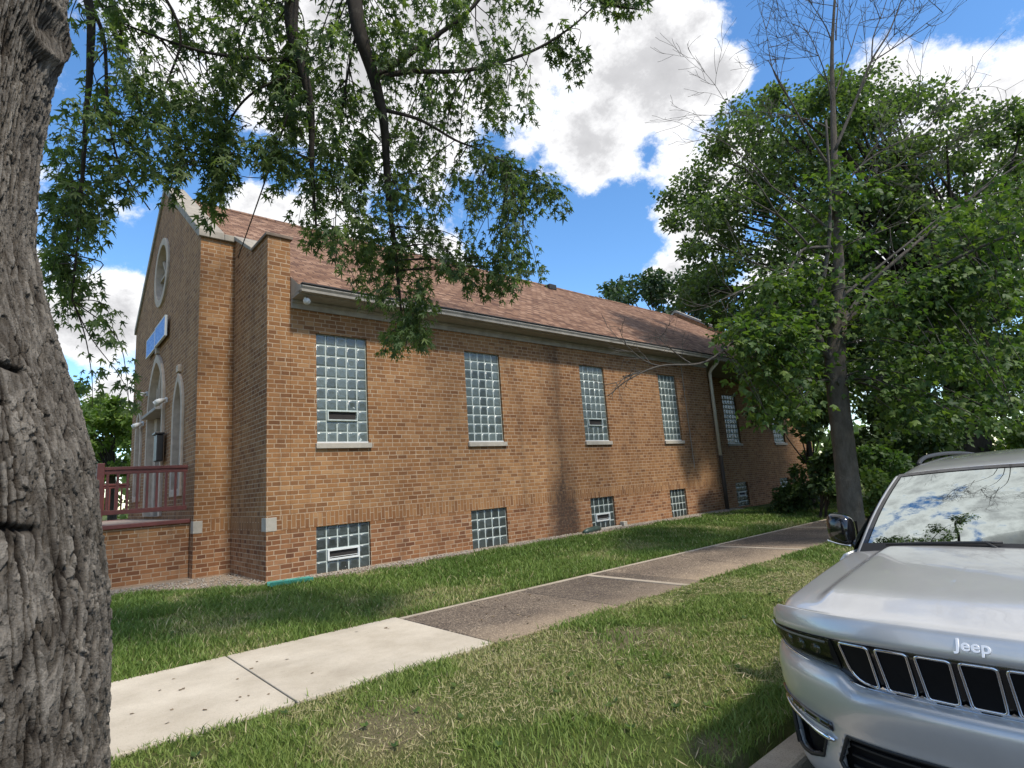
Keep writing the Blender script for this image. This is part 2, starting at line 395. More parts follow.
MT = dict(
    brick=brick_mat('tan_brick'), soldier=brick_mat('soldier_brick', True), shingle=shingle_mat(),
    stone=simple('limestone', (.27, .24, .195), .85, var=.22, scale=5, bump=.4),
    surround=simple('warm_cast_stone', (.44, .355, .27), .85, var=.18, scale=7, bump=.3), pier=simple('dark_pier_cap', (.16, .12, .09), .85, var=.25, bump=.3),
    sill=simple('pale_sill_stone', (.38, .345, .285), .8, var=.12, scale=9, bump=.3),
    trim=simple('weathered_white_paint', (.29, .265, .225), .6, var=.25, scale=4, bump=.15),
    soffit=simple('soffit_paint', (.30, .28, .25), .8),
    drip=simple('black_drip_edge', (.02, .02, .02), .6),
    beige=simple('beige_downspout_paint', (.62, .56, .45), .5, var=.1),
    iron=simple('dark_drain_iron', (.05, .035, .025), .7),
    joint=simple('block_mortar', (.44, .49, .455), .7, var=.12, scale=20),
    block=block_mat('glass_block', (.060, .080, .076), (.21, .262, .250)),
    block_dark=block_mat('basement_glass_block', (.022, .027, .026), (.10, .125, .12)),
    vent=simple('white_vent_frame', (.62, .64, .62), .5, var=.06), hole=simple('dark_opening', (.025, .022, .02), .9),
    redpaint=simple('red_brown_railing_paint', (.13, .035, .028), .5, var=.2), porchfloor=simple('porch_floor', (.28, .22, .18), .8),
    door=simple('dark_door_paint', (.02, .024, .035), .35), tympanum=simple('beige_panel', (.44, .35, .27), .7, var=.2),
    sign=None, lampm=simple('white_lamp_metal', (.6, .6, .57), .45), blackmetal=simple('black_metal', (.015, .015, .016), .4),
    teal=simple('teal_plastic', (.05, .24, .19), .45, var=.25), dkgreen=simple('dark_green_plastic', (.035, .06, .05), .45, var=.3),
    conc=concrete_mat('pale_concrete', (.40, .345, .265), (.57, .505, .405), .18, scale=1.6), agg=aggregate_mat(),
    curb=concrete_mat('kerb_concrete', (.26, .215, .165), (.42, .36, .28), .5, cracks=True),
    asphalt=concrete_mat('asphalt', (.045, .044, .042), (.065, .062, .058), .4, (.12, .11, .10)),
    ground=ground_mat(), paint=paint_mat(),
    jblack=simple('gloss_black_plastic', (.008, .008, .009), .12, var=.05, coat=.6), jmatte=simple('matte_black_plastic', (.014, .014, .015), .55, var=.1),
    mesh=simple('grille_mesh', (.005, .005, .006), .6, spec=.2), chrome=simple('chrome', (.72, .73, .75), .09, 1, var=.02),
    wsglass=glass_pane_mat('windscreen_glass', (.62, .68, .66), .80), dkglass=glass_pane_mat('privacy_glass', (.06, .07, .07), 1.2),
    lens=glass_pane_mat('headlight_lens', (.50, .50, .50), .45), rubber=simple('tyre_rubber', (.02, .02, .02), .8, bump=.2), alloy=simple('alloy_rim', (.35, .35, .36), .3, .9, var=.05),
    interior=simple('cabin_fabric', (.30, .30, .29), .85), amber=simple('headlight_bowl', (.35, .36, .38), .15, .9),
    badge=simple('satin_badge_metal', (.82, .82, .82), .38, .35, var=.03),
    plate=simple('bright_trim', (.75, .78, .82), .12, 1, var=.02),
)

# ------------------------------------------------------------------ ground
def gz(x, y):
    x = np.asarray(x, float); y = np.asarray(y, float)
    z = np.interp(y, [-9.2, -9, 1.70, 1.84, 1.9, 4.5, 6.4, 6.5, 9.2, 9.8, 60], [-1.58, -1.95, -1.95, -1.95, -1.585, -1.505, -1.50, -1.49, -1.335, -1.32, -1.35])
    drop = .20 * sstep(17, 22, x) * sstep(6.5, 9, y)
    bumps = .022 * (fbm(x * 1.3 + 31, y * 1.3 + 7, 3, 3) - .5) * (sstep(1.9, 2.4, y) * (1 - sstep(4.1, 4.5, y)) + sstep(6.5, 7, y) * (1 - sstep(9, 9.4, y)))
    return z - drop + bumps
gx = np.unique(np.concatenate([np.linspace(-2, 24, 131), np.linspace(-60, 90, 60), np.array([-900, -400, -150, 150, 300, 600, 900])]))
gy = np.unique(np.concatenate([np.array([-900, -400, -150, -60, -30, -15, -9.2, -9, 0, 1.70, 1.84, 1.9]), np.linspace(2, 10, 49), np.linspace(10, 60, 30), np.array([100, 200, 400, 900])]))
GX, GY = np.meshgrid(gx, gy)
Vg = np.stack([GX, GY, gz(GX, GY)], -1).reshape(-1, 3)
nx_, ny_ = len(gx), len(gy)
ii, jj = np.meshgrid(np.arange(ny_ - 1), np.arange(nx_ - 1), indexing='ij')
a = (ii * nx_ + jj).ravel()
tag(link('ground', np_mesh('ground', Vg, np.stack([a, a + 1, a + nx_ + 1, a + nx_], 1), 4), MT['ground'], smooth=True), kind='structure')
rd = MB(); rd.grid([[(x, -8.85, -1.75), (x, -3.5, -1.70), (x, 1.66, -1.75)] for x in (-900, -60, -20, 0, 20, 60, 900)])
tag(rd.build('road', MT['asphalt'], recalc=False), kind='structure')
def kerb_strip(y0, y1, flip=1):
    k = MB()
    for i in range(-20, 31):
        k.box(i * 3.0 + .006, i * 3.0 + 2.994, y0, y1, -1.9, -1.598)
    return k
tag(kerb_strip(1.66, 1.84).build('kerb', MT['curb'], bevel=.025), kind='structure')
tag(kerb_strip(-9.03, -8.85).build('kerb', MT['curb'], bevel=.025), kind='structure')

# pavement: three pale new slabs, then old aggregate slabs with pale bands
sw = MB()
for x0, x1 in ((-60, -19), (-18.98, -9), (-8.98, -5.6), (-5.585, -3.77), (-3.755, -1.94), (-1.925, -.115), (-.10, 1.665), (1.68, 3.55)):
    sw.box(x0, x1, 4.60, 6.50 - .05 * (x0 > 3), -1.7, -1.478)
tag(sw.build('pavement', MT['conc'], bevel=.008), kind='structure')
ag = MB()
for k, (x0, x1) in enumerate(((3.575, 5.42), (5.45, 6.80), (6.92, 8.78), (8.81, 10.50), (10.62, 12.4), (12.43, 14.18), (14.30, 16.1), (16.13, 17.88), (18.0, 30))):
    ag.box(x0, x1, 4.58 + .04 * math.sin(k * 7), 6.36 + .02 * math.sin(k * 3), -1.7, -1.482 - .006 * (k % 2))
tag(ag.build('pavement', MT['agg'], bevel=.012), kind='structure')
bd = MB()
for x0, x1 in ((6.806, 6.914), (10.506, 10.614), (14.186, 14.294), (17.886, 17.994)): bd.box(x0, x1, 4.6, 6.36, -1.7, -1.481)
for k in range(7): bd.box(3.57 + k * 2.05, 3.57 + k * 2.05 + 2.03, 6.385, 6.45, -1.7, -1.484)
MT['edge'] = concrete_mat('old_concrete_band', (.30, .25, .19), (.44, .375, .29), .4)
tag(bd.build('pavement_edging', MT['edge'], bevel=.006), kind='structure')

# gravel bed along the wall foot
gm = concrete_mat('gravel_bed_soil', (.24, .185, .13), (.38, .30, .22), .7, (.12, .10, .08), scale=9)
gr = MB(); pts = []
for x in np.linspace(.9, 18, 58):
    ye = 9.42 + .10 * math.sin(x * 2.1) + .07 * math.sin(x * 5.3)
    if x < 3.3: ye = 9.5 + (3.3 - x) * .95
    pts.append((x, ye))
gr.grid([[(x, ye, float(gz(x, ye)) - .03) for x, ye in pts], [(x, ye + .12, float(gz(x, ye)) + .012) for x, ye in pts], [(x, 10.05 if x > 3.2 else 12.4, -1.295) for x, ye in pts]])
tag(gr.build('gravel_bed', gm, recalc=False), kind='structure')
# loose pebbles
n = 5200
px_ = rng.uniform(1, 18, n); ye = np.interp(px_, [p[0] for p in pts], [p[1] for p in pts]); py_ = ye - .03 + rng.random(n) * (np.where(px_ > 3.2, 10.0, 12.0) - ye)
oct_v = np.array([(1, 0, 0), (0, 1, 0), (-1, 0, 0), (0, -1, 0), (0, 0, .7), (0, 0, -.7)]); oct_f = np.array([(0, 1, 4), (1, 2, 4), (2, 3, 4), (3, 0, 4), (1, 0, 5), (2, 1, 5), (3, 2, 5), (0, 3, 5)])
sz = rng.uniform(.010, .026, n); an = rng.uniform(0, 6.28, n); ca, sa = np.cos(an), np.sin(an)
V = oct_v[None] * sz[:, None, None] * rng.uniform(.7, 1.3, (n, 6, 1))
V = np.stack([V[..., 0] * ca[:, None] - V[..., 1] * sa[:, None], V[..., 0] * sa[:, None] + V[..., 1] * ca[:, None], V[..., 2]], -1)
zb = np.where(px_ > 3.2, np.interp(py_ - ye, [0, .12, .6], [0, 0, 0]) , 0) - 1.29 - .03 * (py_ < ye + .08)
V += np.stack([px_, py_, zb], -1)[:, None]
tag(link('gravel', np_mesh('gravel', V.reshape(-1, 3), (oct_f[None] + 6 * np.arange(n)[:, None, None]).reshape(-1, 3), 3), concrete_mat('pebbles', (.20, .16, .12), (.46, .41, .34), .3, scale=40)), kind='stuff')

# ------------------------------------------------------------------ church
C = 16.2
church = thing('church', 'long tan brick church with brown shingle roof and glass block windows', 'church', (9.0, 15.0, -1.32))
def mpS(u, v, d): return (u, 10 + d, v)            # street-side wall
def rect(u0, u1, v0, v1): return [(u0, v0), (u1, v0), (u1, v1), (u0, v1)]
WIN = [(4.02, 5.03), (7.38, 8.39), (11.13, 12.11), (14.64, 15.58)]
BAS = [(3.99, 5.01), (7.33, 8.32), (11.10, 12.03), (14.58, 15.42)]
wl = MB(); wl.prism([rect(3.553, 17.5, -1.75, 3.60)] + [rect(a, b, .957, 2.995) for a, b in WIN] + [rect(a, b, -1.36, -.50) for a, b in BAS], mpS, 0, .35)
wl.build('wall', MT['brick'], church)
# recessed rear wing
def mpW(u, v, d): return (u, 11.4 + d, v)
WWIN = [(20.85, 21.9), (24.8, 25.86)]; WBAS = [(21.0, 21.95), (24.75, 25.6)]
ww = MB(); ww.prism([rect(17.45, 28.6, -2, 3.62)] + [rect(a, b, .957, 2.9) for a, b in WWIN] + [rect(a, b, -1.45, -.55) for a, b in WBAS], mpW, 0, .3)
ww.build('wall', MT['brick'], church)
for bx in ((17.15, 17.498, 10.352, 11.398, -1.75, 3.6), (28.3, 28.597, 11.702, 22.0, -2, 3.62), (3.6, 28.6, 22.05, 22.4, -2, 3.6)):
    ww = MB(); ww.box(*bx); ww.build('wall', MT['brick'], church)
# corner piers: the nave's front wall each side of the front bay
def mpX(x0): return lambda u, v, d: (x0 + d, u, v)
pr = MB(); pr2 = MB()
pr.prism([[(10.0, -1.75), (12.3, -1.75), (12.3, 5.42), (12.06, 5.40), (10.86, 4.72), (10.86, 4.70), (10.0, 4.70)]], mpX(3.15), 0, .40)
pr2.prism([[(2 * C - u, v) for u, v in [(10.0, -1.75), (12.3, -1.75), (12.3, 5.42), (12.06, 5.40), (10.86, 4.72), (10.86, 4.70), (10.0, 4.70)]]], mpX(3.15), 0, .40)
pr.build('wall', MT['brick'], church); pr2.build('wall', MT['brick'], church)
for sgn in (0, 1):
    def mp(u, v, d, sgn=sgn): return (3.15 + d, (2 * C - u) if sgn else u, v)
    cp = MB(); cp.prism([[(9.96, 4.703), (10.862, 4.703), (10.862, 4.765), (9.96, 4.765)]], mp, -.04, .44); cp.build('pier_cap', MT['pier'], church, bevel=.01)
    cp = MB(); cp.prism([[(10.866, 4.725), (12.06, 5.405), (12.06, 5.50), (10.866, 4.80)]], mp, -.04, .44); cp.build('coping', MT['stone'], church, bevel=.01)
# front bay
fx = 2.51
def arch(c, hw, v0, sp, top, n=10):
    h = top - sp; r = (hw * hw + h * h) / (2 * hw)
    L = [(c - hw, v0), (c + hw, v0), (c + hw, sp)]
    a1 = math.asin(min(1, h / r))
    L += [(c + hw - r + r * math.cos(a1 * k / n), sp + r * math.sin(a1 * k / n)) for k in range(1, n + 1)]
    L += [(c - hw + r - r * math.cos(a1 * k / n), sp + r * math.sin(a1 * k / n)) for k in range(n - 1, -1, -1)]
    return L
def circ(c, z, r, n=40): return [(c + r * math.cos(2 * PI * k / n), z + r * math.sin(2 * PI * k / n)) for k in range(n)]
DOOR = arch(C + .1, .95, -.17, 2.35, 3.62); LANS = [arch(C - 2.55, .37, .36, 1.95, 2.66), arch(C + 2.65, .37, .36, 1.95, 2.66)]
ROSE = circ(C, 5.95, .72)
fb = MB(); fb.prism([[(12.07, -1.75), (2 * C - 12.07, -1.75), (2 * C - 12.07, 5.33), (C, 8.20), (12.07, 5.33)], DOOR, *LANS, ROSE], mpX(fx), 0, .36)
fb.build('wall', MT['brick'], church)
for y0, y1 in ((12.07, 12.42), (2 * C - 12.42, 2 * C - 12.07)):
    fb = MB(); fb.box(fx + .362, 3.148, y0, y1, -1.75, 5.33); fb.build('wall', MT['brick'], church)
sl = (8.20 - 5.33) / (C - 12.07)
for sgn in (0, 1):
    def mp(u, v, d, sgn=sgn): return (fx + d, (2 * C - u) if sgn else u, v)
    cp = MB(); cp.prism([[(12.0, 5.335), (12.07, 5.335), (C, 8.205), (C, 8.40), (12.02, 5.335 + .16)]], mp, -.05, .42); cp.build('coping', MT['stone'], church, bevel=.012)
    cp = MB(); cp.box(fx + .421, 3.14, *((12.0, 12.46) if not sgn else (2 * C - 12.46, 2 * C - 12.0)), 5.335, 5.47); cp.build('coping', MT['stone'], church, bevel=.012)
# stone surrounds
def piece(name, mat, fn, bevel=.012):
    q = MB(); fn(q); return q.build(name, mat, church, bevel=bevel)
ds = piece('stone_surround', MT['surround'], lambda q: q.prism([arch(C + .1, 1.10, -.17, 2.35, 3.82), arch(C + .1, .944, -.168, 2.35, 3.612)], mpX(fx), -.06, .158))
for c_, L in ((C - 2.55, LANS[0]), (C + 2.65, LANS[1])):
    piece('stone_surround', MT['surround'], lambda q: q.prism([arch(c_, .51, .22, 1.95, 2.84), arch(c_, .364, .366, 1.95, 2.652)], mpX(fx), -.05, .158))
    piece('keystone', MT['surround'], lambda q: q.box(fx - .07, fx + .05, c_ - .1, c_ + .1, 2.846, 3.0))
piece('stone_surround', MT['surround'], lambda q: q.prism([circ(C, 5.95, .90), circ(C, 5.95, .714)], mpX(fx), -.05, .19))
piece('keystone', MT['surround'], lambda q: q.box(fx - .08, fx + .05, C + .02, C + .2, 3.83, 3.98))
# tracery and fillings
tp = [piece('window_panel', MT['tympanum'], lambda q: q.prism([arch(C + .1, .935, 2.365, 2.37, 3.60)], mpX(fx), .10, .2))]
for c_ in (C - 2.55, C + 2.65): tp.append(piece('window_panel', MT['tympanum'], lambda q: q.prism([arch(c_, .358, .372, 1.95, 2.64)], mpX(fx), .09, .15)))
tp.append(piece('window_panel', MT['tympanum'], lambda q: q.prism([circ(C, 5.95, .71)], mpX(fx), .14, .185)))
def sub(name, mat, par, fn, bevel=.006):
    q = MB(); fn(q); return q.build(name, mat, par, bevel=bevel)
for y in (-.62, -.31, 0, .31, .62): sub('mullion', MT['surround'], tp[0], lambda q: q.box(fx + .03, fx + .098, C + .1 + y - .03, C + .1 + y + .03, 2.36, 3.3 - abs(y) * .9))
for k, c_ in enumerate((C - 2.55, C + 2.65)): sub('mullion', MT['surround'], tp[1 + k], lambda q: q.box(fx + .03, fx + .088, c_ - .03, c_ + .03, .37, 2.5))
for k in range(4):
    w = k * PI / 4
    sub('mullion', MT['surround'], tp[3], lambda q: q.prism([[(C + .7 * math.cos(w) + .03 * math.sin(w), 5.95 + .7 * math.sin(w) - .03 * math.cos(w)), (C + .7 * math.cos(w) - .03 * math.sin(w), 5.95 + .7 * math.sin(w) + .03 * math.cos(w)), (C - .7 * math.cos(w) - .03 * math.sin(w), 5.95 - .7 * math.sin(w) + .03 * math.cos(w)), (C - .7 * math.cos(w) + .03 * math.sin(w), 5.95 - .7 * math.sin(w) - .03 * math.cos(w))]], mpX(fx), .06 + k * .004, .13))
for y0, y1 in ((C - .85, C - .5), (C + .7, C + 1.05)): piece('door_jamb', MT['surround'], lambda q: q.box(fx + .09, fx + .3, y0, y1, -.17, 2.28))
dr = MB(); dr.box(fx + .26, fx + .31, C - .498, C + .698, -.17, 2.28); do = dr.build('door', MT['door'], church)
hn = MB(); hn.tube([(fx + .22, C + .05, .75), (fx + .2, C + .05, .8), (fx + .2, C + .05, 1.05), (fx + .22, C + .05, 1.1)], .012); hn.build('handle', MT['lampm'], do)
li = MB(); li.box(fx - .18, fx + .25, C - .86, C + 1.06, 2.285, 2.36); li.build('door_canopy', MT['soffit'], church, bevel=.01)
# brick soldier courses, corner stones
for bx in ((3.40, 17.49, 9.996, 10.05), (3.146, 3.2, 10.27, 12.066), (2.79, 3.14, 12.066, 12.12), (2.506, 2.56, 12.32, 20.0)):
    so = MB(); so.box(*bx, -.497, -.262); so.build('soldier_course', MT['soldier'], church)
for bx in ((3.143, 3.32, 9.993, 10.22), (2.503, 2.66, 12.063, 12.27)):
    cs = MB(); cs.box(*bx, -.50, -.275); cs.build('corner_stone', MT['sill'], church, bevel=.006)

# windows of glass block
def block_window(u0, u1, v0, v1, nc, nr, mp, mat, vent=None, clear=(), sill=True, name='glass_block_window'):
    w, h = (u1 - u0) / nc, (v1 - v0) / nr; g = .0105
    J = MB(); J.prism([rect(u0, u1, v0, v1)], mp, .058, .12); fr = J.build(name, MT['joint'], church)
    V, Fc, T = [], [], []
    for r in range(nr):
        for c in range(nc):
            if vent and vent[0] <= r < vent[0] + vent[2] and vent[1] <= c < vent[1] + vent[3]: continue
            x0, x1 = u0 + c * w + g, u0 + (c + 1) * w - g; y1 = v1 - r * h - g; y0 = v1 - (r + 1) * h + g
            b = len(V); ja, jb = rng.normal() * .0025, rng.normal() * .0025
            for ins, d in ((0, .060), (.006, .051), (.020, .047), (.052, .050)):
                V += [mp(x0 + ins, y0 + ins, d + (ja + jb) * (ins > .01)), mp(x1 - ins, y0 + ins, d + (jb - ja) * (ins > .01)), mp(x1 - ins, y1 - ins, d - (ja + jb) * (ins > .01)), mp(x0 + ins, y1 - ins, d + (ja - jb) * (ins > .01))]
            for k in range(3):
                for q in range(4): Fc.append((b + 4 * k + q, b + 4 * k + (q + 1) % 4, b + 4 * k + 4 + (q + 1) % 4, b + 4 * k + 4 + q))
            Fc.append((b + 12, b + 13, b + 14, b + 15))
            tv = 0 if (r, c) in clear else .15 + .85 * random.random() ** .8
            T += [min(1, tv + .45)] * 8 + [tv * .9 + .08] * 4 + [tv * .75] * 4
    me = np_mesh('glass', np.array(V), np.array(Fc), 4); vattr(me, 'tint', T)
    link('glass', me, mat, fr)
    if vent:
        r, c, a_, b_ = vent
        x0, x1 = u0 + c * w + .005, u0 + (c + b_) * w - .005; y1 = v1 - r * h - .005; y0 = v1 - (r + a_) * h + .005
        q = MB(); tf = .024 if sill else .032; q.prism([rect(x0, x1, y0, y1), rect(x0 + tf, x1 - tf, y0 + tf, y1 - tf)], mp, .015, .07)
        if not sill: q.prism([rect(x0 + .03, x1 - .03, y0 + .050, y0 + .058)], mp, .03, .05)
        vo = q.build('vent', MT['joint'] if sill else MT['vent'], fr, bevel=.003)
        q = MB(); q.prism([rect(x0 + .028, x1 - .028, y0 + .028, y1 - .028)], mp, .055, .069); q.build('vent_opening', MT['hole'], fr)
    if sill:
        q = MB(); q.prism([rect(u0 - .03, u1 + .04, v0 - .10, v0 - .003)], mp, -.055, .07); q.build('sill', MT['sill'], fr, bevel=.008)
        q = MB(); q.prism([rect(u0 + .003, u1 - .003, v0 - .001, v0 + .028)], mp, .028, .071); q.build('sill_bead', MT['vent'], fr)
    return fr
cross = [(1, 2), (2, 1), (2, 2), (2, 3), (3, 2), (4, 2), (5, 2), (6, 2)]
block_window(*WIN[0], .957, 2.995, 5, 10, mpS, MT['block'], vent=(7, 1, 1, 3))
block_window(*WIN[1], .957, 2.995, 5, 10, mpS, MT['block'], clear=cross)
block_window(*WIN[2], .957, 2.995, 5, 10, mpS, MT['block'], vent=(7, 1, 1, 3))
block_window(*WIN[3], .957, 2.995, 5, 10, mpS, MT['block'])
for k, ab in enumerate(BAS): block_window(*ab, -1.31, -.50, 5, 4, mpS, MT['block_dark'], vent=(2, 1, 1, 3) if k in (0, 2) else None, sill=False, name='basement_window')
for k, ab in enumerate(WWIN): block_window(*ab, .957, 2.9, 5, 10, mpW, MT['block'])
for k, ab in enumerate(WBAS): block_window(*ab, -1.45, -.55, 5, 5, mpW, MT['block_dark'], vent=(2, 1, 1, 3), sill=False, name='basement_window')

# roof
ey, ez, rz = 9.58, 3.72, 8.12
sl = (rz - ez) / (C - ey); ln = math.hypot(rz - ez, C - ey); cy, cz = (C - ey) / ln, (rz - ez) / ln
def mpR(u, s, d): return (u, ey + s * cy + d * cz, ez + s * cz - d * cy)
s12 = (12.44 - ey) / cy
rf_out = [(3.56, 0), (26.0, 0), (26.0, ln), (2.88, ln), (2.88, s12), (3.56, s12)]
def roof_mesh(side):
    q = MB()
    if side == 0: q.prism([rf_out], mpR, 0, .09)
    else: q.prism([rf_out], lambda u, s, d: (lambda p: (p[0], 2 * C - p[1], p[2]))(mpR(u, s, d)), 0, .09)
    me = bpy.data.meshes.new('roof'); me.from_pydata(q.v, [], q.f); me.update()
    import bmesh
    bm = bmesh.new(); bm.from_mesh(me); bmesh.ops.recalc_face_normals(bm, faces=bm.faces); bm.to_mesh(me); bm.free()
    uvl = me.uv_layers.new(name='UVMap')
    for l in me.loops:
        p = me.vertices[l.vertex_index].co; yy = p.y if side == 0 else 2 * C - p.y
        uvl.data[l.index].uv = (p.x, (yy - ey) / cy)
    return link('roof', me, MT['shingle'], church)
r0 = roof_mesh(0); roof_mesh(1)
q = MB()
for k in range(76): q.prism([[(C - .16, rz - .10), (C, rz + .02), (C + .16, rz - .10), (C + .16, rz - .075), (C, rz + .045), (C - .16, rz - .075)]], lambda u, v, d: (d, u, v + .002 * (k % 2)), 2.9 + k * .303, 2.9 + k * .303 + .31)
q.build('ridge_cap', MT['shingle'], church)
for vx, vs in ((16.2, .93), (11.3, .965)):
    p = mpR(vx, ln * vs, 0); q = MB(); q.box(p[0] - .2, p[0] + .2, p[1] - .18, p[1] + .18, p[2] - .1, p[2] + .14); q.build('roof_vent', MT['drip'], church, bevel=.03)
# rear parapet
q = MB(); q.prism([[(9.7, 3.702), (C, 8.12), (2 * C - 9.7, 3.7), (2 * C - 9.7, 3.9), (C, 8.36), (9.7, 3.9)]], mpX(26.003), 0, .3); q.build('parapet', MT['brick'], church); q = MB(); q.prism([[(11.5, 3.0), (2 * C - 10, 3.0), (2 * C - 10, 3.7), (C, 8.1), (9.9, 3.7)]], mpX(26.02), 0, .25); q.build('wall', MT['brick'], church)
q = MB(); q.prism([[(9.6, 3.87), (C, 8.36), (2 * C - 9.6, 3.87), (2 * C - 9.6, 4.0), (C, 8.48), (9.6, 4.0)]], mpX(25.95), 0, .42); q.build('coping', MT['trim'], church)
# gutter, soffit, frieze
q = MB(); prof = [(9.60, 3.70), (9.475, 3.70), (9.455, 3.665), (9.485, 3.62), (9.49, 3.575), (9.60, 3.575)]
q.prism([[(a_, b_) for a_, b_ in prof]], lambda u, v, d: (d, u, v), 3.57, 26.3); q.build('gutter', MT['trim'], church, bevel=.004)
q = MB(); q.prism([[(9.50, 3.602), (9.996, 3.602), (9.996, 3.985), (9.61, 3.73), (9.50, 3.70)]], lambda u, v, d: (d, u, v), 3.555, 3.60); q.build('eave_end', MT['trim'], church)
q = MB(); q.box(3.56, 26.0, 9.44, 9.56, 3.703, 3.722); q.build('drip_edge', MT['drip'], church)
for bx in ((3.56, 17.5, 9.602, 9.996, 3.56, 3.60), (17.502, 26.0, 9.602, 11.396, 3.56, 3.60)):
    q = MB(); q.box(*bx); q.build('soffit', MT['soffit'], church)
q = MB(); q.prism([[(9.997, 3.40), (9.962, 3.40), (9.962, 3.50), (9.93, 3.505), (9.93, 3.556), (9.997, 3.556)]], lambda u, v, d: (d, u, v), 3.56, 17.52); q.build('frieze_board', MT['trim'], church, bevel=.005)
q = MB(); q.tube([(17.52, 9.55, 3.6), (17.52, 9.62, 3.48), (17.52, 9.84, 3.32), (17.52, 9.90, 3.2), (17.52, 9.90, .42)], .055, 10); q.build('downspout', MT['beige'], church, smooth=True)
q = MB(); q.tube([(17.52, 9.90, .45), (17.52, 9.90, -1.5)], .066, 10); q.build('drain_pipe', MT['iron'], church, smooth=True)
q = MB(); q.tube([(15.95, 9.97, 3.4), (15.98, 9.98, 2.2), (16.0, 9.975, 1.0), (16.03, 9.98, .1)], .009, 6); q.build('cable', MT['trim'], church)
el = thing('eave_light', 'small round white light fixed under the eave beside the corner pier', 'light', (3.72, 9.72, 3.5))
q = MB(); q.tube([(3.72, 9.72, 3.558), (3.72, 9.71, 3.50)], .03, 10); q.build('bracket', MT['lampm'], el, smooth=True)
q = MB(); q.tube([(3.72, 9.74, 3.50), (3.72, 9.70, 3.48), (3.72, 9.65, 3.455), (3.72, 9.62, 3.44)], [.025, .05, .065, .06], 14); q.build('lamp_head', MT['lampm'], el, smooth=True)

# porch
porch = thing('entrance_porch', 'raised brick entrance porch with red brown wooden railing before the church door', 'porch', (1.8, 16.2, -1.32))
q = MB(); q.box(1.02, 2.50, 12.35, 20.05, -1.7, -.30)
q.build('wall', MT['brick'], porch)
for bx in ((.96, 2.505, 12.30, 12.62), (.96, 1.25, 12.623, C - 1.3), (.96, 1.25, C + 1.3, 19.78), (.96, 2.505, 19.783, 20.1)):
    q = MB(); q.box(*bx, -.297, -.225); q.build('cap', MT['redpaint'], porch, bevel=.008)
q = MB(); q.box(1.252, 2.505, 12.623, 19.78, -.297, -.24); q.build('floor', MT['porchfloor'], porch)
q = MB()
for k in range(5): q.box(-.32 + k * .28, -.32 + k * .28 + .277 + (.0), C - 1.15, C + 1.15, -1.5, -1.3 + k * .2 - .0)
q.build('steps', MT['conc'], porch)
def rail_run(p0, p1, nb, end0=True, end1=True):
    p0 = np.array(p0, float); p1 = np.array(p1, float); d = (p1 - p0); L = np.linalg.norm(d); d /= L; s_ = np.array([-d[1], d[0]])
    def bar(a, b, w, z0, z1):
        A = p0 + d * a; B = p0 + d * b
        return [(*(A - s_ * w), z0), (*(B - s_ * w), z0), (*(B + s_ * w), z0), (*(A + s_ * w), z0), (*(A - s_ * w), z1), (*(B - s_ * w), z1), (*(B + s_ * w), z1), (*(A + s_ * w), z1)]
    BF = [(0, 3, 2, 1), (4, 5, 6, 7), (0, 1, 5, 4), (1, 2, 6, 5), (2, 3, 7, 6), (3, 0, 4, 7)]
    q = MB(); q.add(bar(0, L, .045, .735, .79), BF); q.add(bar(0, L, .022, .66, .736), BF); r = q.build('railing', MT['redpaint'], porch, bevel=.004)
    q = MB(); q.add(bar(0, L, .022, -.05, .03), BF); q.build('bottom_rail', MT['redpaint'], r, bevel=.004)
    for k in range(nb):
        t_ = L * (k + .7) / nb
        q = MB(); q.add(bar(t_ - .02, t_ + .02, .02, .031, .659), BF); q.build('baluster', MT['redpaint'], r)
    for ok, t_ in ((end0, 0), (end1, L)):
        if ok:
            q = MB(); q.add(bar(t_ - .055, t_ + .055, .055, -.224, .86), BF); q.build('post', MT['redpaint'], r, bevel=.006)
rail_run((1.10, 12.45), (2.46, 12.45), 9, True, False)
rail_run((1.10, 12.6), (1.10, C - 1.3), 14, False, True)
rail_run((1.10, C + 1.3), (1.10, 19.85), 13, True, True)
rail_run((1.20, 19.95), (2.46, 19.95), 9, False, False)

# sign, lamps, notice box on the facade
sg = NT('blue_sign_face'); up_ = sg.geo(); sx = sg.xyz(up_)
bl = sg.ramp(sg.noise(sg.mapping(up_, (1, 5, 12)), 1.6, 3), [(.40, (.12, .30, .70)), (.60, (.26, .46, .84))]); sg.base(bl); sg.set(Roughness=.7, Specular_IOR_Level=.15)
MT['sign'] = sg.m
sign = thing('church_sign', 'blue two-panel banner sign above the arched church door', 'sign', (2.47, 16.3, 4.2))
for k, (y0, y1) in enumerate(((14.95, 16.27), (16.33, 17.65))):
    tilt = .03 if k == 0 else -.03
    q = MB(); q.prism([rect(y0 + .02, y1 - .02, 4.0, 4.46)], mpX(2.40 + .02 * k), 0, .03); q.build('sign_panel', MT['sign'], sign)
    q = MB(); q.prism([rect(y0, y1, 3.98, 4.48), rect(y0 + .025, y1 - .025, 4.005, 4.455)], mpX(2.395 + .02 * k), 0, .05); q.build('sign_border', MT['vent'], sign)
q = MB(); q.box(2.44, 2.508, 15.2, 17.4, 4.1, 4.13); q.build('bracket', MT['blackmetal'], sign)
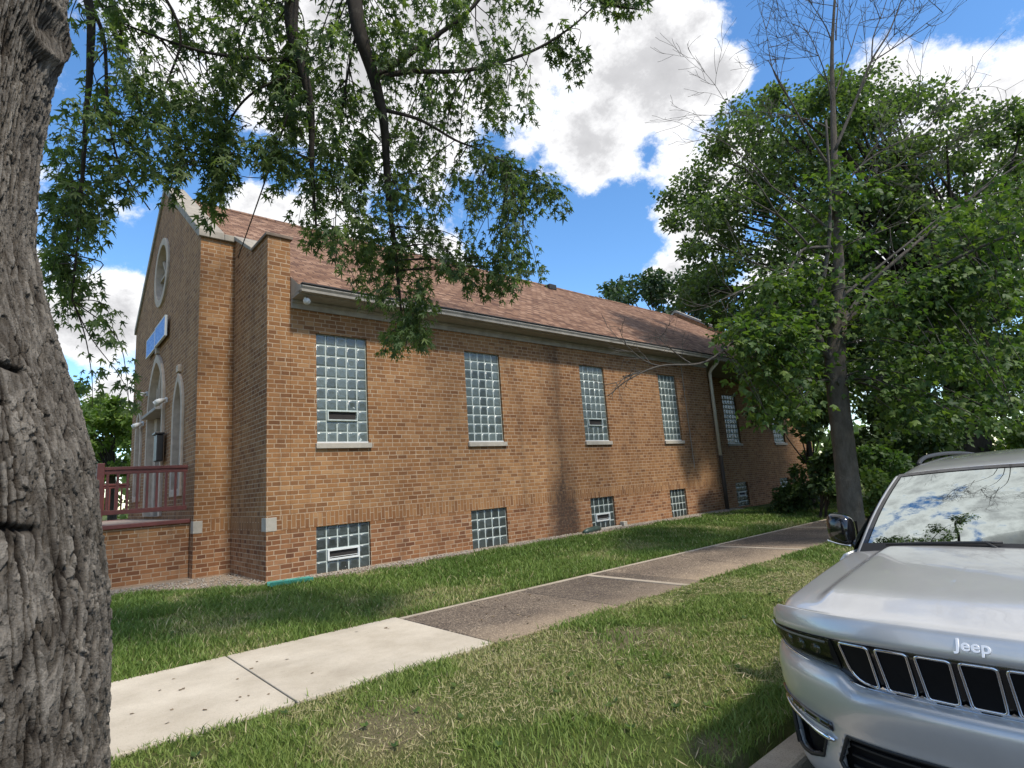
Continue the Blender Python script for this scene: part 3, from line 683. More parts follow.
def wall_lamp(y, z, lab):
    t_ = thing('wall_lamp', lab, 'lamp', (fx, y, z), 'white floodlights on the church front')
    q = MB(); q.box(fx - .05, fx - .002, y - .06, y + .06, z - .06, z + .06); q.build('bracket', MT['lampm'], t_, bevel=.008)
    for s_ in (-1, 1):
        q = MB(); q.tube([(fx - .05, y + s_ * .03, z), (fx - .10, y + s_ * .08, z - .01), (fx - .17, y + s_ * .11, z - .05), (fx - .24, y + s_ * .13, z - .09)], [.03, .04, .065, .07], 12); q.build('lamp_head', MT['lampm'], t_, smooth=True)
wall_lamp(C - 1.22, 2.45, 'white twin floodlight right of the door arch, beside the near lancet window')
wall_lamp(C + 1.55, 3.05, 'white twin floodlight left of the arch, just under the blue sign')
wall_lamp(C + 2.0, 2.3, 'white twin floodlight beside the far lancet window')
nb = thing('notice_box', 'black wall mounted box beside the church door', 'box', (fx, C - 1.16, 1.4))
q = MB(); q.box(fx - .20, fx - .064, C - 1.33, C - .98, 1.05, 1.65); q.build('case', MT['blackmetal'], nb, bevel=.015)
q = MB(); q.box(fx - .24, fx - .05, C - 1.36, C - .95, 1.653, 1.70); q.build('lid', MT['blackmetal'], nb, bevel=.01)

# odds and ends at the wall foot
q = MB()
q.prism([[(-.09, .0), (.09, .0), (.11, .09), (.085, .09), (.07, .025), (-.07, .025), (-.085, .09), (-.11, .09)]], lambda u, v, d: (3.02 + d * .95, 9.46 + u * .8 + d * .05, -1.315 + v * .75 + .02 * (1 - d / .75)), 0, .72)
tag(q.build('splash_trough', MT['teal'], bevel=.006), 'teal plastic splash trough lying at the corner of the brick wall', 'splash trough')
q = MB(); q.tube([(10.35, 9.62, -1.265), (10.5, 9.64, -1.24), (10.75, 9.70, -1.235), (11.0, 9.76, -1.235), (11.12, 9.80, -1.245)], [.05, .07, .072, .07, .05], 12)
tag(q.build('drain_tube', MT['dkgreen'], smooth=True), 'dark green drain tube lying below the stained brickwork', 'drain tube')
q = MB(); q.box(11.08, 12.06, 9.84, 9.985, -1.33, -1.255); tag(q.build('stone_slab', MT['sill'], bevel=.01), 'long pale stone slab under the third basement window', 'slab')
q = MB(); q.box(12.12, 12.27, 9.82, 9.96, -1.33, -1.17); tag(q.build('stone_block', MT['sill'], bevel=.015), 'small pale block beside the long stone slab', 'block')

# ------------------------------------------------------------------ trees
def catmull(P, n=6):
    P = [np.asarray(p, float) for p in P]; Q = [2 * P[0] - P[1]] + P + [2 * P[-1] - P[-2]]; out = []
    for i in range(1, len(Q) - 2):
        for k in range(n):
            t = k / n
            out.append(.5 * (2 * Q[i] + (Q[i + 1] - Q[i - 1]) * t + (2 * Q[i - 1] - 5 * Q[i] + 4 * Q[i + 1] - Q[i + 2]) * t * t + (3 * Q[i] - Q[i - 1] - 3 * Q[i + 1] + Q[i + 2]) * t ** 3))
    out.append(P[-1]); return out
def unit(v): return v / (np.linalg.norm(v) + 1e-9)

def lobed(lobes, w=.12):
    """outline of a lobed maple leaf, base at the origin, tip along +y; star-shaped about the first vertex"""
    V = [(0, .30, 0.0)]
    V.append((0, 0, 0))
    for k, (ang, L) in enumerate(lobes):
        a = R(ang); d = np.array([math.sin(a), math.cos(a)]); s_ = np.array([d[1], -d[0]])
        c = np.array([0, .28])
        for t_, w_ in ((.55, -w * 1.05), (1.0, 0), (.55, w * 1.05)):
            p = c + d * L * t_ + s_ * w_ * (1 if t_ < 1 else 0)
            V.append((p[0], p[1], -.16 * t_ * t_ * (abs(ang) / 100 + .35)))
        if k < len(lobes) - 1:
            am = R((ang + lobes[k + 1][0]) / 2); p = c + np.array([math.sin(am), math.cos(am)]) * .17
            V.append((p[0], p[1], .02))
    n = len(V)
    return np.array(V), np.array([(0, i, i + 1 if i + 1 < n else 1) for i in range(1, n)])
LEAF_A = lobed([(-112, .36), (-52, .60), (0, .78), (52, .60), (112, .36)], .066)
LEAF_B = lobed([(-75, .5), (0, .72), (75, .5)], .17)
KITE = (np.array([(0, 0, 0), (.36, .42, -.06), (0, 1.0, -.1), (-.36, .42, -.06)]), np.array([(0, 1, 2, 3)]))

def leaves(name, P, D, N, size, tpl, mat, parent, tint=None, stuff=False):
    """P base points, D leaf axes, N leaf normals (all (n,3))"""
    n = len(P)
    D = D / (np.linalg.norm(D, axis=1, keepdims=True) + 1e-9)
    N = N - D * (N * D).sum(1, keepdims=True); N /= (np.linalg.norm(N, axis=1, keepdims=True) + 1e-9)
    X = np.cross(D, N)
    V, Fc = tpl
    W = (X[:, None] * V[None, :, 0:1] + D[:, None] * V[None, :, 1:2] + N[:, None] * V[None, :, 2:3]) * np.asarray(size).reshape(-1, 1, 1) + P[:, None]
    FF = (Fc[None] + len(V) * np.arange(n)[:, None, None]).reshape(-1, Fc.shape[1])
    me = np_mesh(name, W.reshape(-1, 3), FF, Fc.shape[1])
    t = rng.random(n) if tint is None else np.clip(tint, 0, 1)
    vattr(me, 'tint', np.repeat(t, len(V)))
    o = link(name, me, mat, parent)
    return o

class Skel:
    """branch polylines of one tree"""
    def __init__(s): s.b = MB(); s.P = []; s.Rd = []
    def add(s, P, r0, r1, n=6, sides=7, keep=True):
        Q = catmull(P, n); m = len(Q); r = [r0 + (r1 - r0) * (k / (m - 1)) ** .8 for k in range(m)]
        s.b.tube(Q, r, sides)
        if keep: s.P += list(Q); s.Rd += r
        return Q, r

def twigs_to(sk, T, leafP, leafD, leafN, nper, droop, up=.15, rtw=.006, spread=.5, stiff=.35, minr=0, use=None):
    """grow a twig from the nearest branch point to every target and hang leaves on its outer part"""
    BP = np.array(sk.P) if use is None else np.array(use)
    for t in T:
        d = np.linalg.norm(BP - t, axis=1) + .6 * np.maximum(0, t[2] - BP[:, 2])
        k = int(np.argmin(d)); p0 = BP[k]; L = np.linalg.norm(t - p0)
        if L < .12: p0 = p0 - np.array([.1, .1, 0])
        mid = p0 * .5 + t * .5 + np.array([rng.normal() * .06, rng.normal() * .06, up * L])
        Q = catmull([p0, mid, t, t + unit(t - mid) * .25 * min(L, .6) + np.array([0, 0, -droop * .25])], 4); m = len(Q)
        r = [rtw * (1.25 - .9 * i / m) * (1 + .5 * min(L, 2)) for i in range(m)]
        sk.b.tube(Q, r, 4, cap=False)
        Qa = np.array(Q)
        for _ in range(nper):
            f = 1 - abs(rng.normal()) * stiff
            f = min(max(f, .05), 1) * (m - 1); i = int(min(f, m - 2)); q = Qa[i] + (Qa[i + 1] - Qa[i]) * (f - i)
            ax = unit(Qa[i + 1] - Qa[i]); side = unit(rng.normal(size=3)); side = unit(side - ax * (side @ ax) * .7)
            pet = side * rng.uniform(.03, .09) * spread * 2
            leafP.append(q + pet)
            leafD.append(unit(side * .8 + ax * .5 + np.array([0, 0, -droop])) )
            leafN.append(unit(np.array([0, 0, 1.0]) + rng.normal(size=3) * .55))

bark_near = bark_mat('silver_maple_bark', (.098, .086, .073), (.205, .185, .160), (.022, .017, .013), True)
bark_far = bark_mat('street_tree_bark', (.075, .063, .050), (.15, .128, .104), (.02, .02, .02), False, .8)
bark_dark = bark_mat('dark_branch_bark', (.032, .027, .023), (.07, .06, .05), (.02, .02, .02), False)
bark_dead = bark_mat('grey_dead_wood', (.065, .058, .05), (.14, .125, .108), (.02, .02, .02), False)

def deadfork(sk, p, d, L, r, lev, wob=.35, up=.10):
    n = 4; P = [p]; q = p.copy(); dd = unit(d)
    for k in range(n):
        dd = unit(dd + rng.normal(size=3) * .13 + np.array([0, 0, up * .3])); q = q + dd * L / n; P.append(q.copy())
    sk.b.tube(catmull(P, 2), [max(.0035, r * (1 - .75 * k / (2 * n))) for k in range(2 * n + 1)], 5 if r > .012 else 4, cap=False)
    if lev <= 0: return
    for k in range(1, n + 1):
        for s_ in range(2 if k == n or lev > 1 else 1):
            if rng.random() < .74:
                t_ = unit(dd + rng.normal(size=3) * (wob + .25) + np.array([0, 0, up]))
                deadfork(sk, P[k], t_, L * rng.uniform(.4, .65), r * .52, lev - 1, wob, up)
# --- silver maple beside the camera
maple = thing('silver_maple', 'large furrowed grey maple trunk at the left edge with leafy limbs hanging overhead', 'tree', (-.28, 2.9, -1.56))
zs = np.concatenate([np.linspace(-1.7, 2.7, 1250), np.linspace(2.72, 6.2, 120)])
th0 = R(-100); th = np.concatenate([np.linspace(-1.75, 1.75, 820), np.linspace(1.75, 2 * PI - 1.75, 120)[1:-1]]) + th0
TH, ZZ = np.meshgrid(th, zs)
axx = np.interp(zs, [-1.7, -.5, 1.0, 2.0, 4, 6.2], [-.26, -.26, -.265, -.245, -.22, -.18])[:, None]
ayy = np.interp(zs, [-1.7, 1, 6.2], [2.9, 2.9, 3.05])[:, None]
RR = np.interp(zs, [-1.7, -1.3, -.95, -.35, .20, .46, .80, 1.09, 1.45, 1.98, 2.6, 4, 6.2], [.72, .605, .545, .522, .448, .376, .276, .208, .197, .226, .238, .24, .19])[:, None]
RR = RR * (1 + .035 * np.sin(3 * TH + 1.2) + .02 * np.sin(5 * TH + ZZ * .9))
arc = TH * .42; wz = ZZ + .03 * (fbm(TH * 5, ZZ * 3, 11, 3) - .5)
lean = .06 * np.sin(ZZ * 1.3) + .10 * ZZ
wx_ = .022 * (fbm(arc * 7, ZZ * 1.6, 5, 3) - .5) + .008 * (fbm(arc * 30, ZZ * 9, 15, 3) - .5)
ux = (arc + lean * .25 + wx_); uz = wz + .10 * (fbm(arc * 14, ZZ * 2, 21, 2) - .5) + .02 * (fbm(arc * 40, ZZ * 12, 23, 2) - .5)
n1 = np.abs(fbm(ux * 25, uz * 1.9 + 1.2 * vnoise(ux * 6, uz * 2, 44), 51, 3) - .5)
n2 = np.abs(fbm(ux * 40 + 3, uz * 4.2, 61, 3) - .5)
n3 = np.abs(fbm(ux * 90 + 9, uz * 9.0, 71, 2) - .5)
r1 = sstep(.004, .060, n1); r2 = sstep(.0, .055, n2); r3 = sstep(0, .10, n3)
_, e3, c3 = voro(ux * 38 + 2.2 * vnoise(uz * 22, ux * 20, 91), uz * 8.0 + 1.2 * vnoise(ux * 60, uz * 9, 92), 7)
_, e4, c4 = voro(ux * 70 + 5, uz * 30.0, 17)
flake = sstep(.0, .06, e3); e4_ = 0
hgt = .016 * r1 * (.45 + .55 * r2) + .006 * r2 + .003 * r3 + .006 * flake + .012 * c3 + .005 * (c4 - .5) + .010 * (fbm(arc * 22, ZZ * 5, 17, 3) - .5) + .006 * (fbm(arc * 190, ZZ * 50, 28, 3) - .5)
crack = 0
for zc, a0, a1 in ((-.03, -2.2, -.95), (-.33, -2.4, -1.15), (.52, -2.3, -.9)):
    dz = ZZ - zc - .012 * np.sin(TH * 9) - .02 * (fbm(arc * 20, ZZ * 0, 31, 3) - .5)
    m_ = sstep(a0 - .1, a0, TH) * (1 - sstep(a1, a1 + .1, TH)) * np.exp(-(dz / .011) ** 2)
    crack = np.maximum(crack, m_)
hgt = hgt - .03 * crack
# branch scar on the camera side
kn_th, kn_z = R(-34), 2.02
dk = np.sqrt(((TH - kn_th) * .23 / .10) ** 2 + ((ZZ - kn_z) / .12) ** 2)
hgt = hgt * (1 - .6 * np.exp(-dk ** 2)) + .075 * np.exp(-(dk / 1.0) ** 2) - .065 * np.exp(-(dk / .5) ** 2) + .02 * np.exp(-((dk - 1) / .2) ** 2)
dark = np.clip((1 - r1) * .95 + (1 - r2) * .55 + (1 - r3) * .2 + (1 - flake) * .25 + crack + .5 * np.exp(-(dk / .45) ** 2), 0, 1)
RB = RR + hgt
Vt = np.stack([axx + RB * np.cos(TH), ayy + RB * np.sin(TH), ZZ], -1).reshape(-1, 3)
nz_, nt_ = len(zs), len(th)
ii, jj = np.meshgrid(np.arange(nz_ - 1), np.arange(nt_), indexing='ij'); j2 = (jj + 1) % nt_
Ft = np.stack([ii * nt_ + jj, ii * nt_ + j2, (ii + 1) * nt_ + j2, (ii + 1) * nt_ + jj], -1).reshape(-1, 4)
me = np_mesh('trunk', Vt, Ft, 4); vattr(me, 'fissure', dark.ravel()); vattr(me, 'flake', (.6 * c3 + .4 * c4).ravel())
link('trunk', me, bark_near, maple, smooth=True)

sk = Skel()
top = np.array([-.18, 3.05, 6.1])
forks = [np.array([-.2, 2.98, 4.6]), np.array([-.19, 3.0, 5.2]), np.array([-.18, 3.03, 5.8])]
# limbs that come into view from above the frame
L1, _ = sk.add([forks[0], forks[0] + np.array([.9, 1.0, .75]), at(250, -95, 4.6), at(288, -20, 4.75), at(292, 30, 4.8), at(303, 70, 4.85), at(311, 110, 4.9), at(312, 170, 4.95), at(316, 225, 5.0)], .11, .010)
L2, _ = sk.add([forks[1], forks[1] + np.array([1.2, .9, .8]), at(330, -110, 4.9), at(350, -25, 5.0), at(359, 30, 5.0), at(374, 78, 5.1), at(384, 125, 5.2), at(388, 190, 5.4), at(396, 260, 5.7), at(402, 320, 5.9)], .12, .010)
L3, _ = sk.add([at(374, 78, 5.1), at(410, 72, 5.2), at(470, 70, 5.4), at(530, 52, 5.5), at(570, 28, 5.5), at(595, 5, 5.5)], .03, .006)
L4, _ = sk.add([at(292, 60, 4.85), at(250, 58, 4.8), at(205, 52, 4.7), at(160, 38, 4.6), at(120, 22, 4.5)], .022, .006)
L5, _ = sk.add([at(384, 110, 5.2), at(420, 120, 5.3), at(455, 140, 5.5), at(480, 150, 5.6), at(510, 165, 5.7)], .02, .005)
L6, _ = sk.add([at(301, 65, 4.85), at(286, 120, 4.9), at(262, 190, 5.0), at(238, 258, 5.2)], .012, .004)
L7, _ = sk.add([forks[0] + np.array([0, .1, -.8]), forks[0] + np.array([.25, 1.0, -.2]), at(60, -60, 4.3), at(88, 0, 4.3), at(90, 60, 4.35), at(86, 120, 4.4), at(80, 210, 4.5), at(72, 300, 4.6)], .06, .006)
L8, _ = sk.add([at(88, 0, 4.3), at(104, 40, 4.4), at(108, 110, 4.5), at(120, 165, 4.7), at(150, 210, 4.8)], .018, .005)
L9, _ = sk.add([at(60, -60, 4.3), at(140, -30, 4.4), at(180, 30, 4.6), at(168, 80, 4.7), at(150, 120, 4.8)], .02, .005)
L10, _ = sk.add([forks[1], forks[1] + np.array([1.8, .8, .6]), at(480, -120, 5.4), at(560, -40, 5.5), at(600, 0, 5.5), at(640, 10, 5.5)], .09, .005)
L11, _ = sk.add([at(359, 20, 5.0), at(345, 90, 5.2), at(338, 160, 5.4), at(335, 240, 5.6)], .014, .004)
L12, _ = sk.add([at(374, 78, 5.1), at(430, 40, 5.2), at(470, 10, 5.3), at(500, -30, 5.3)], .03, .012)
L13, _ = sk.add([at(300, 70, 4.85), at(250, 95, 4.8), at(225, 130, 4.9), at(215, 165, 5.0)], .014, .005)
L14, _ = sk.add([at(402, 300, 5.9), at(408, 330, 6.0), at(405, 350, 6.1)], .008, .004)
# limbs high above and behind the camera
for ang, z0, ln_, ri in ((150, 4.8, 4.5, 3.2), (200, 5.2, 4.5, 3.6), (95, 5.4, 4.6, 3.4), (170, 5.6, 3.8, 3.8), (120, 5.0, 5.0, 3.0)):
    d = np.array([math.cos(R(ang)), math.sin(R(ang)), 0]); p = np.array([-.19, 3.0, z0])
    sk.add([p, p + d * ln_ * .35 + np.array([0, 0, ri * .45]), p + d * ln_ * .75 + np.array([0, 0, ri * .85]), p + d * ln_ + np.array([0, 0, ri])], .12, .02)
sk.add([forks[2], np.array([.8, 4.6, 7.4]), np.array([1.8, 6.0, 8.2]), np.array([2.4, 7.2, 8.8])], .10, .015)
lp, ld, lnn = [], [], []
def pick(poly, n, d0, d1, seed):
    """n targets inside a polygon of the picture, spread over a range of depths"""
    r_ = np.random.default_rng(seed); poly = np.array(poly, float); lo, hi = poly.min(0), poly.max(0); out = []
    while len(out) < n:
        p = lo + r_.random(2) * (hi - lo); ins = False; m = len(poly)
        for i in range(m):
            (xa, ya), (xb, yb) = poly[i], poly[(i + 1) % m]
            if (ya > p[1]) != (yb > p[1]) and p[0] < (xb - xa) * (p[1] - ya) / (yb - ya) + xa: ins = not ins
        if ins: out.append(at(p[0], p[1], r_.uniform(d0, d1)))
    return out
VIS = [([(60, -40), (190, -40), (185, 40), (180, 100), (120, 130), (62, 160)], 34, 4.0, 5.4),
       ([(70, 130), (150, 110), (190, 140), (180, 180), (130, 190), (66, 200)], 24, 4.2, 5.2),
       ([(48, 190), (100, 190), (108, 215), (90, 235), (50, 240)], 14, 4.3, 5.2),
       ([(45, 250), (80, 260), (120, 310), (118, 325), (60, 300), (45, 285)], 13, 4.5, 5.4),
       ([(85, 375), (110, 375), (150, 360), (186, 368), (150, 380), (100, 388)], 3, 4.6, 5.4),
       ([(185, -40), (345, -40), (345, 60), (290, 80), (215, 80), (190, 40)], 44, 4.2, 5.8),
       ([(185, 60), (290, 60), (300, 150), (255, 165), (205, 155), (180, 120)], 33, 4.5, 5.6),
       ([(205, 140), (238, 150), (225, 200), (214, 212), (205, 180)], 11, 4.8, 5.4),
       ([(270, 60), (345, 50), (360, 200), (350, 250), (300, 235), (280, 170)], 44, 4.7, 6.2),
       ([(345, -40), (545, -40), (520, 40), (545, 110), (470, 105), (420, 130), (345, 130)], 76, 4.9, 6.4),
       ([(345, 120), (440, 120), (515, 160), (545, 185), (520, 220), (540, 250), (480, 262), (400, 245), (350, 230)], 76, 5.2, 6.6),
       ([(350, 225), (430, 240), (440, 300), (410, 350), (392, 352), (380, 300), (340, 265)], 40, 5.5, 6.6),
       ([(440, 230), (500, 240), (545, 235), (520, 265), (470, 285), (440, 270)], 20, 5.4, 6.4),
       ([(548, 175), (565, 185), (560, 198), (545, 195)], 3, 5.6, 5.9),
       ([(570, -30), (660, -30), (655, 15), (625, 20), (590, 10)], 16, 5.2, 5.8),
       ([(548, 35), (590, 30), (585, 60), (560, 62)], 5, 5.4, 5.8)]
for k, (poly, n, d0, d1) in enumerate(VIS):
    twigs_to(sk, pick(poly, n, d0, d1, 100 + k), lp, ld, lnn, 37, .75, up=.06, rtw=.0035, spread=.55, stiff=.33)
P_, D_, N_ = np.array(lp), np.array(ld), np.array(lnn)
lm_near = leaf_mat('silver_maple_leaf', (.042, .074, .034), (.085, .132, .050), (.155, .205, .072), .54)
# crown above the picture, off to the left and behind
hp, hd, hn_ = [], [], []
ht = []
r_ = np.random.default_rng(55)
while len(ht) < 270:
    p = np.array([r_.uniform(-5.5, 2.2), r_.uniform(1.0, 7.5), r_.uniform(5.2, 10.5)])
    if ((p[0] + 1.2) / 4.6) ** 2 + ((p[1] - 4) / 3.9) ** 2 + ((p[2] - 7.6) / 3) ** 2 > 1: continue
    if p[0] > .6 and p[1] < 4.2: continue
    if unit(p - np.array([4.2, .8, -.3])) @ unit(np.array([-.1, .25, .96])) > .72: continue
    u_, v_, z_ = px_of(p)
    if z_ > 0 and 0 < u_ < 1024 and v_ > -20: continue
    ht.append(p)
m_ = 0
while m_ < 120:
    p = np.array([r_.uniform(.0, 3.1), r_.uniform(4.8, 9.4), r_.uniform(5.8, 10.2)]); u_, v_, z_ = px_of(p)
    if v_ > -25: continue
    ht.append(p); m_ += 1
twigs_to(sk, ht, hp, hd, hn_, 15, .5, up=.1, rtw=.005, spread=.9, stiff=.5)
link_sk = sk.b.build('branches', bark_dark, maple, smooth=True, uv=False, recalc=False)
leaves('foliage', P_, D_, N_, rng.uniform(.056, .104, len(P_)) * rng.uniform(.85, 1.15, len(P_)), LEAF_A, lm_near, maple)
hp = np.array(hp); leaves('foliage', hp, np.array(hd), np.array(hn_), rng.uniform(.13, .2, len(hp)), LEAF_B, lm_near, maple)

# --- half dead street maple
mid = thing('street_maple', 'leaning half-dead maple with bare upper twigs standing behind the silver car', 'tree', tuple(at(852, 548, 10.9)))
s2 = Skel(); b2 = MB()
base2 = at(853, 552, 10.9); base2[2] = -1.62
T2 = [base2 + np.array([.03, 0, -.1]), at(850, 510, 10.9), at(845, 460, 10.9), at(838, 400, 10.95), at(835, 360, 11), at(838, 320, 11.05), at(838, 250, 11.1), at(835, 180, 11.2), at(833, 110, 11.3), at(832, 50, 11.4), at(836, -20, 11.5)]
rad2 = [.29, .215, .195, .185, .18, .14, .088, .066, .048, .032, .018]
def trunk_mesh(pts, rads, seed, sides=40, nsub=14, amp=.035, fq=26):
    Q = np.array(catmull(pts, nsub)); n = len(Q); rr = np.interp(np.arange(n), np.arange(len(rads)) * nsub, rads)
    t = np.gradient(Q, axis=0); t /= np.linalg.norm(t, axis=1, keepdims=True)
    A = np.cross(t, np.array([0, 1.0, 0])); A /= np.linalg.norm(A, axis=1, keepdims=True); Bv = np.cross(t, A)
    w = np.linspace(0, 2 * PI, sides, endpoint=False); cum = np.concatenate([[0], np.cumsum(np.linalg.norm(np.diff(Q, axis=0), axis=1))])
    W, Z = np.meshgrid(w, cum)
    _, e_, c_ = voro(np.sin(W) * rr.max() * fq + 3 * np.cos(W), Z * 3.5, seed)
    rr2 = rr[:, None] * (1 + amp * (sstep(.02, .35, e_) - .6) + .06 * np.sin(3 * W + seed))
    V = Q[:, None] + (A[:, None] * np.cos(W)[..., None] + Bv[:, None] * np.sin(W)[..., None]) * rr2[..., None]
    ii, jj = np.meshgrid(np.arange(n - 1), np.arange(sides), indexing='ij'); j2 = (jj + 1) % sides
    return np_mesh('trunk', V.reshape(-1, 3), np.stack([ii * sides + jj, ii * sides + j2, (ii + 1) * sides + j2, (ii + 1) * sides + jj], -1).reshape(-1, 4), 4)
link('trunk', trunk_mesh(T2, rad2, 3), bark_far, mid, smooth=True)
s2.P += [at(838, 320, 11.05), at(838, 250, 11.1), at(836, 380, 11)]
s2.add([at(834, 365, 11), at(822, 345, 10.9), at(813, 322, 10.85), at(812, 306, 10.8), at(822, 283, 10.8), at(829, 240, 10.8), at(830, 190, 10.9), at(826, 120, 11)], .085, .02, sides=10)
s2.add([at(838, 345, 11), at(848, 320, 11.2), at(880, 300, 11), at(930, 272, 10.6), at(985, 245, 10.2), at(1060, 215, 9.8)], .06, .02)
s2.add([at(838, 330, 11), at(870, 285, 11.3), at(920, 240, 11.5), at(975, 195, 11.8), at(1040, 150, 12)], .055, .015)
s2.add([at(831, 247, 10.8), at(805, 249, 10.7), at(794, 262, 10.6), at(786, 274, 10.5), at(760, 283, 10.4), at(725, 297, 10.3)], .035, .008)
s2.add([at(812, 320, 10.85), at(795, 300, 10.8), at(770, 305, 10.6), at(740, 335, 10.3), at(705, 362, 10.0), at(660, 366, 9.7), at(628, 380, 9.5), at(608, 396, 9.4)], .04, .007)
s2.add([at(836, 200, 11.2), at(862, 165, 11.3), at(905, 140, 11.4), at(960, 128, 11.5)], .03, .006)
s2.add([at(835, 150, 11.2), at(856, 100, 11.3), at(872, 60, 11.4), at(890, 30, 11.5), at(905, -10, 11.6)], .035, .010)
s2.add([at(835, 175, 11.2), at(812, 140, 11.1), at(790, 100, 11), at(768, 60, 10.9)], .03, .008)
s2.add([at(829, 230, 10.9), at(800, 205, 10.7), at(770, 185, 10.6), at(735, 150, 10.5)], .03, .006)
s2.add([at(829, 270, 10.9), at(790, 225, 10.7), at(760, 205, 10.6), at(715, 180, 10.4)], .028, .006)
s2.add([at(838, 300, 11), at(900, 250, 11.2), at(960, 205, 11.3), at(1030, 185, 11.4)], .035, .008)
nb_ = len(s2.P); dd_pts = list(s2.P)
dead = [(at(833, 110, 11.3), at(790, 20, 11.2), 2.2), (at(833, 100, 11.3), at(860, 0, 11.4), 2.4), (at(833, 60, 11.4), at(820, -40, 11.4), 2.0), (at(833, 130, 11.3), at(775, 70, 11), 2.0), (at(872, 60, 11.4), at(900, -20, 11.5), 1.8), (at(872, 62, 11.4), at(930, 20, 11.5), 1.6),
        (at(905, 140, 11.4), at(960, 100, 11.5), 1.6), (at(862, 165, 11.3), at(900, 90, 11.4), 1.6), (at(838, 200, 11.2), at(900, 160, 11.2), 2.0), (at(770, 185, 10.6), at(720, 120, 10.5), 1.4), (at(790, 225, 10.7), at(740, 190, 10.5), 1.4), (at(760, 283, 10.4), at(700, 300, 10.2), 1.2), (at(786, 274, 10.5), at(740, 250, 10.3), 1.2),
        (at(790, 100, 11), at(760, 30, 10.9), 1.5), (at(856, 100, 11.3), at(880, 20, 11.3), 1.7), (at(836, 40, 11.4), at(850, -60, 11.4), 1.6), (at(660, 366, 9.7), at(630, 350, 9.6), .7), (at(690, 363, 9.9), at(660, 340, 9.8), .7), (at(640, 372, 9.5), at(600, 400, 9.4), .5), (at(960, 205, 11.3), at(1010, 150, 11.3), 1.4), (at(920, 240, 11.5), at(980, 230, 11.5), 1.4), (at(838, 250, 11.1), at(890, 215, 11.1), 1.6), (at(838, 280, 11.1), at(780, 240, 11.0), 1.6), (at(905, 0, 11.6), at(930, -60, 11.6), 1.5)]
T_top = at(837, -60, 11.6); s2.add([at(836, -20, 11.5), T_top], .018, .014, keep=False)
for tgt in ((7.4, 1.5, 10.4), (6.9, 3.2, 10.0), (8.0, .8, 10.4), (8.6, 4.6, 9.9), (7.6, 4.0, 10.4)):
    pa = T_top; pb_ = np.array(tgt); m__ = pa * .5 + pb_ * .5 + np.array([0, 0, 1.6])
    s2.add([pa, m__, pb_], .026, .012, keep=False)
    for f_ in (.75, .88, 1.0): deadfork(s2, pa + (pb_ - pa) * f_ + np.array([0, 0, 6.4 * f_ * (1 - f_) * .5]), unit(pb_ - pa) * 1.2 + rng.normal(size=3) * .7, 1.5, .017, 3)
for a_, b_, L_ in dead: deadfork(s2, a_, b_ - a_, L_, .016, 3 if L_ > 1.65 else 2)
lp, ld, lnn = [], [], []
use = dd_pts
for k, (poly, n, d0, d1) in enumerate([([(735, 325), (775, 300), (830, 305), (825, 345), (790, 355), (750, 368)], 34, 9.6, 11.5), ([(742, 375), (755, 350), (800, 340), (815, 400), (775, 420), (748, 400)], 26, 9.8, 11.6),
        ([(745, 290), (830, 255), (840, 300), (780, 325)], 20, 10, 11.6), ([(845, 300), (930, 270), (1030, 240), (1030, 300), (930, 320), (860, 330)], 30, 9.6, 11.8),
        ([(860, 380), (900, 345), (1030, 335), (1030, 420), (940, 420), (880, 415)], 46, 9.8, 12), ([(800, 170), (870, 170), (860, 260), (810, 260)], 16, 10.6, 11.6), ([(870, 300), (1030, 285), (1030, 345), (900, 350)], 26, 9.8, 12), ([(930, 195), (1030, 170), (1030, 240), (950, 250)], 16, 9.8, 12)]):
    twigs_to(s2, pick(poly, n, d0, d1, 300 + k), lp, ld, lnn, 46, .25, up=.12, rtw=.006, spread=1.5, stiff=.45, use=use)
s2.b.build('branches', bark_dead, mid, smooth=True, uv=False, recalc=False)
lp, ld, lnn = np.array(lp), np.array(ld), np.array(lnn)
lp = lp + rng.normal(size=lp.shape) * np.array([.16, .16, .05])
lm_mid = leaf_mat('street_maple_leaf', (.036, .075, .022), (.070, .125, .030), (.14, .20, .045), .44)
leaves('foliage', lp, ld, lnn, rng.uniform(.10, .17, len(lp)), LEAF_B, lm_mid, mid)

# --- crowns farther off: leaf clumps spread through the crown's volume
def clumped(name, poly, d0, d1, ncl, nper, rad, size, mat, parent, seed, flat=.55, hole=0.0):
    T = np.array(pick(poly, ncl, d0, d1, seed)); r_ = np.random.default_rng(seed + 1)
    rr = rad * r_.uniform(.55, 1.25, ncl)
    U = r_.normal(size=(ncl, nper, 3)); U /= np.linalg.norm(U, axis=2, keepdims=True); U *= (r_.random((ncl, nper, 1)) ** .45)
    P = T[:, None] + U * rr[:, None, None] * np.array([1, 1, flat])
    P = P.reshape(-1, 3); Do = U.reshape(-1, 3) + r_.normal(size=P.shape) * .7 + np.array([0, 0, -.35]); N = r_.normal(size=P.shape) * .6 + np.array([0, 0, 1.0]) + U.reshape(-1, 3) * .4
    tint = np.repeat(r_.random(ncl) * .5, nper) + r_.random(len(P)) * .5
    leaves(name, P, Do, N, r_.uniform(.7, 1.3, len(P)) * size, KITE, mat, parent, tint)
    return T
def limbs(parent, p0, T, r0, mat, every=3, name='branches'):
    b = MB(); b_r = np.random.default_rng(int(abs(T.sum()) * 10) % 99991)
    for t in T[::every]:
        m = p0 * .55 + t * .45 + np.array([0, 0, .12 * np.linalg.norm(t - p0)]) + b_r.normal(size=3) * .3
        b.tube(catmull([p0 + b_r.normal(size=3) * .05, m, t], 4), [r0 * (1 - .85 * k / 8) for k in range(9)], 5, cap=False)
    b.build(name, mat, parent, smooth=True, uv=False, recalc=False)
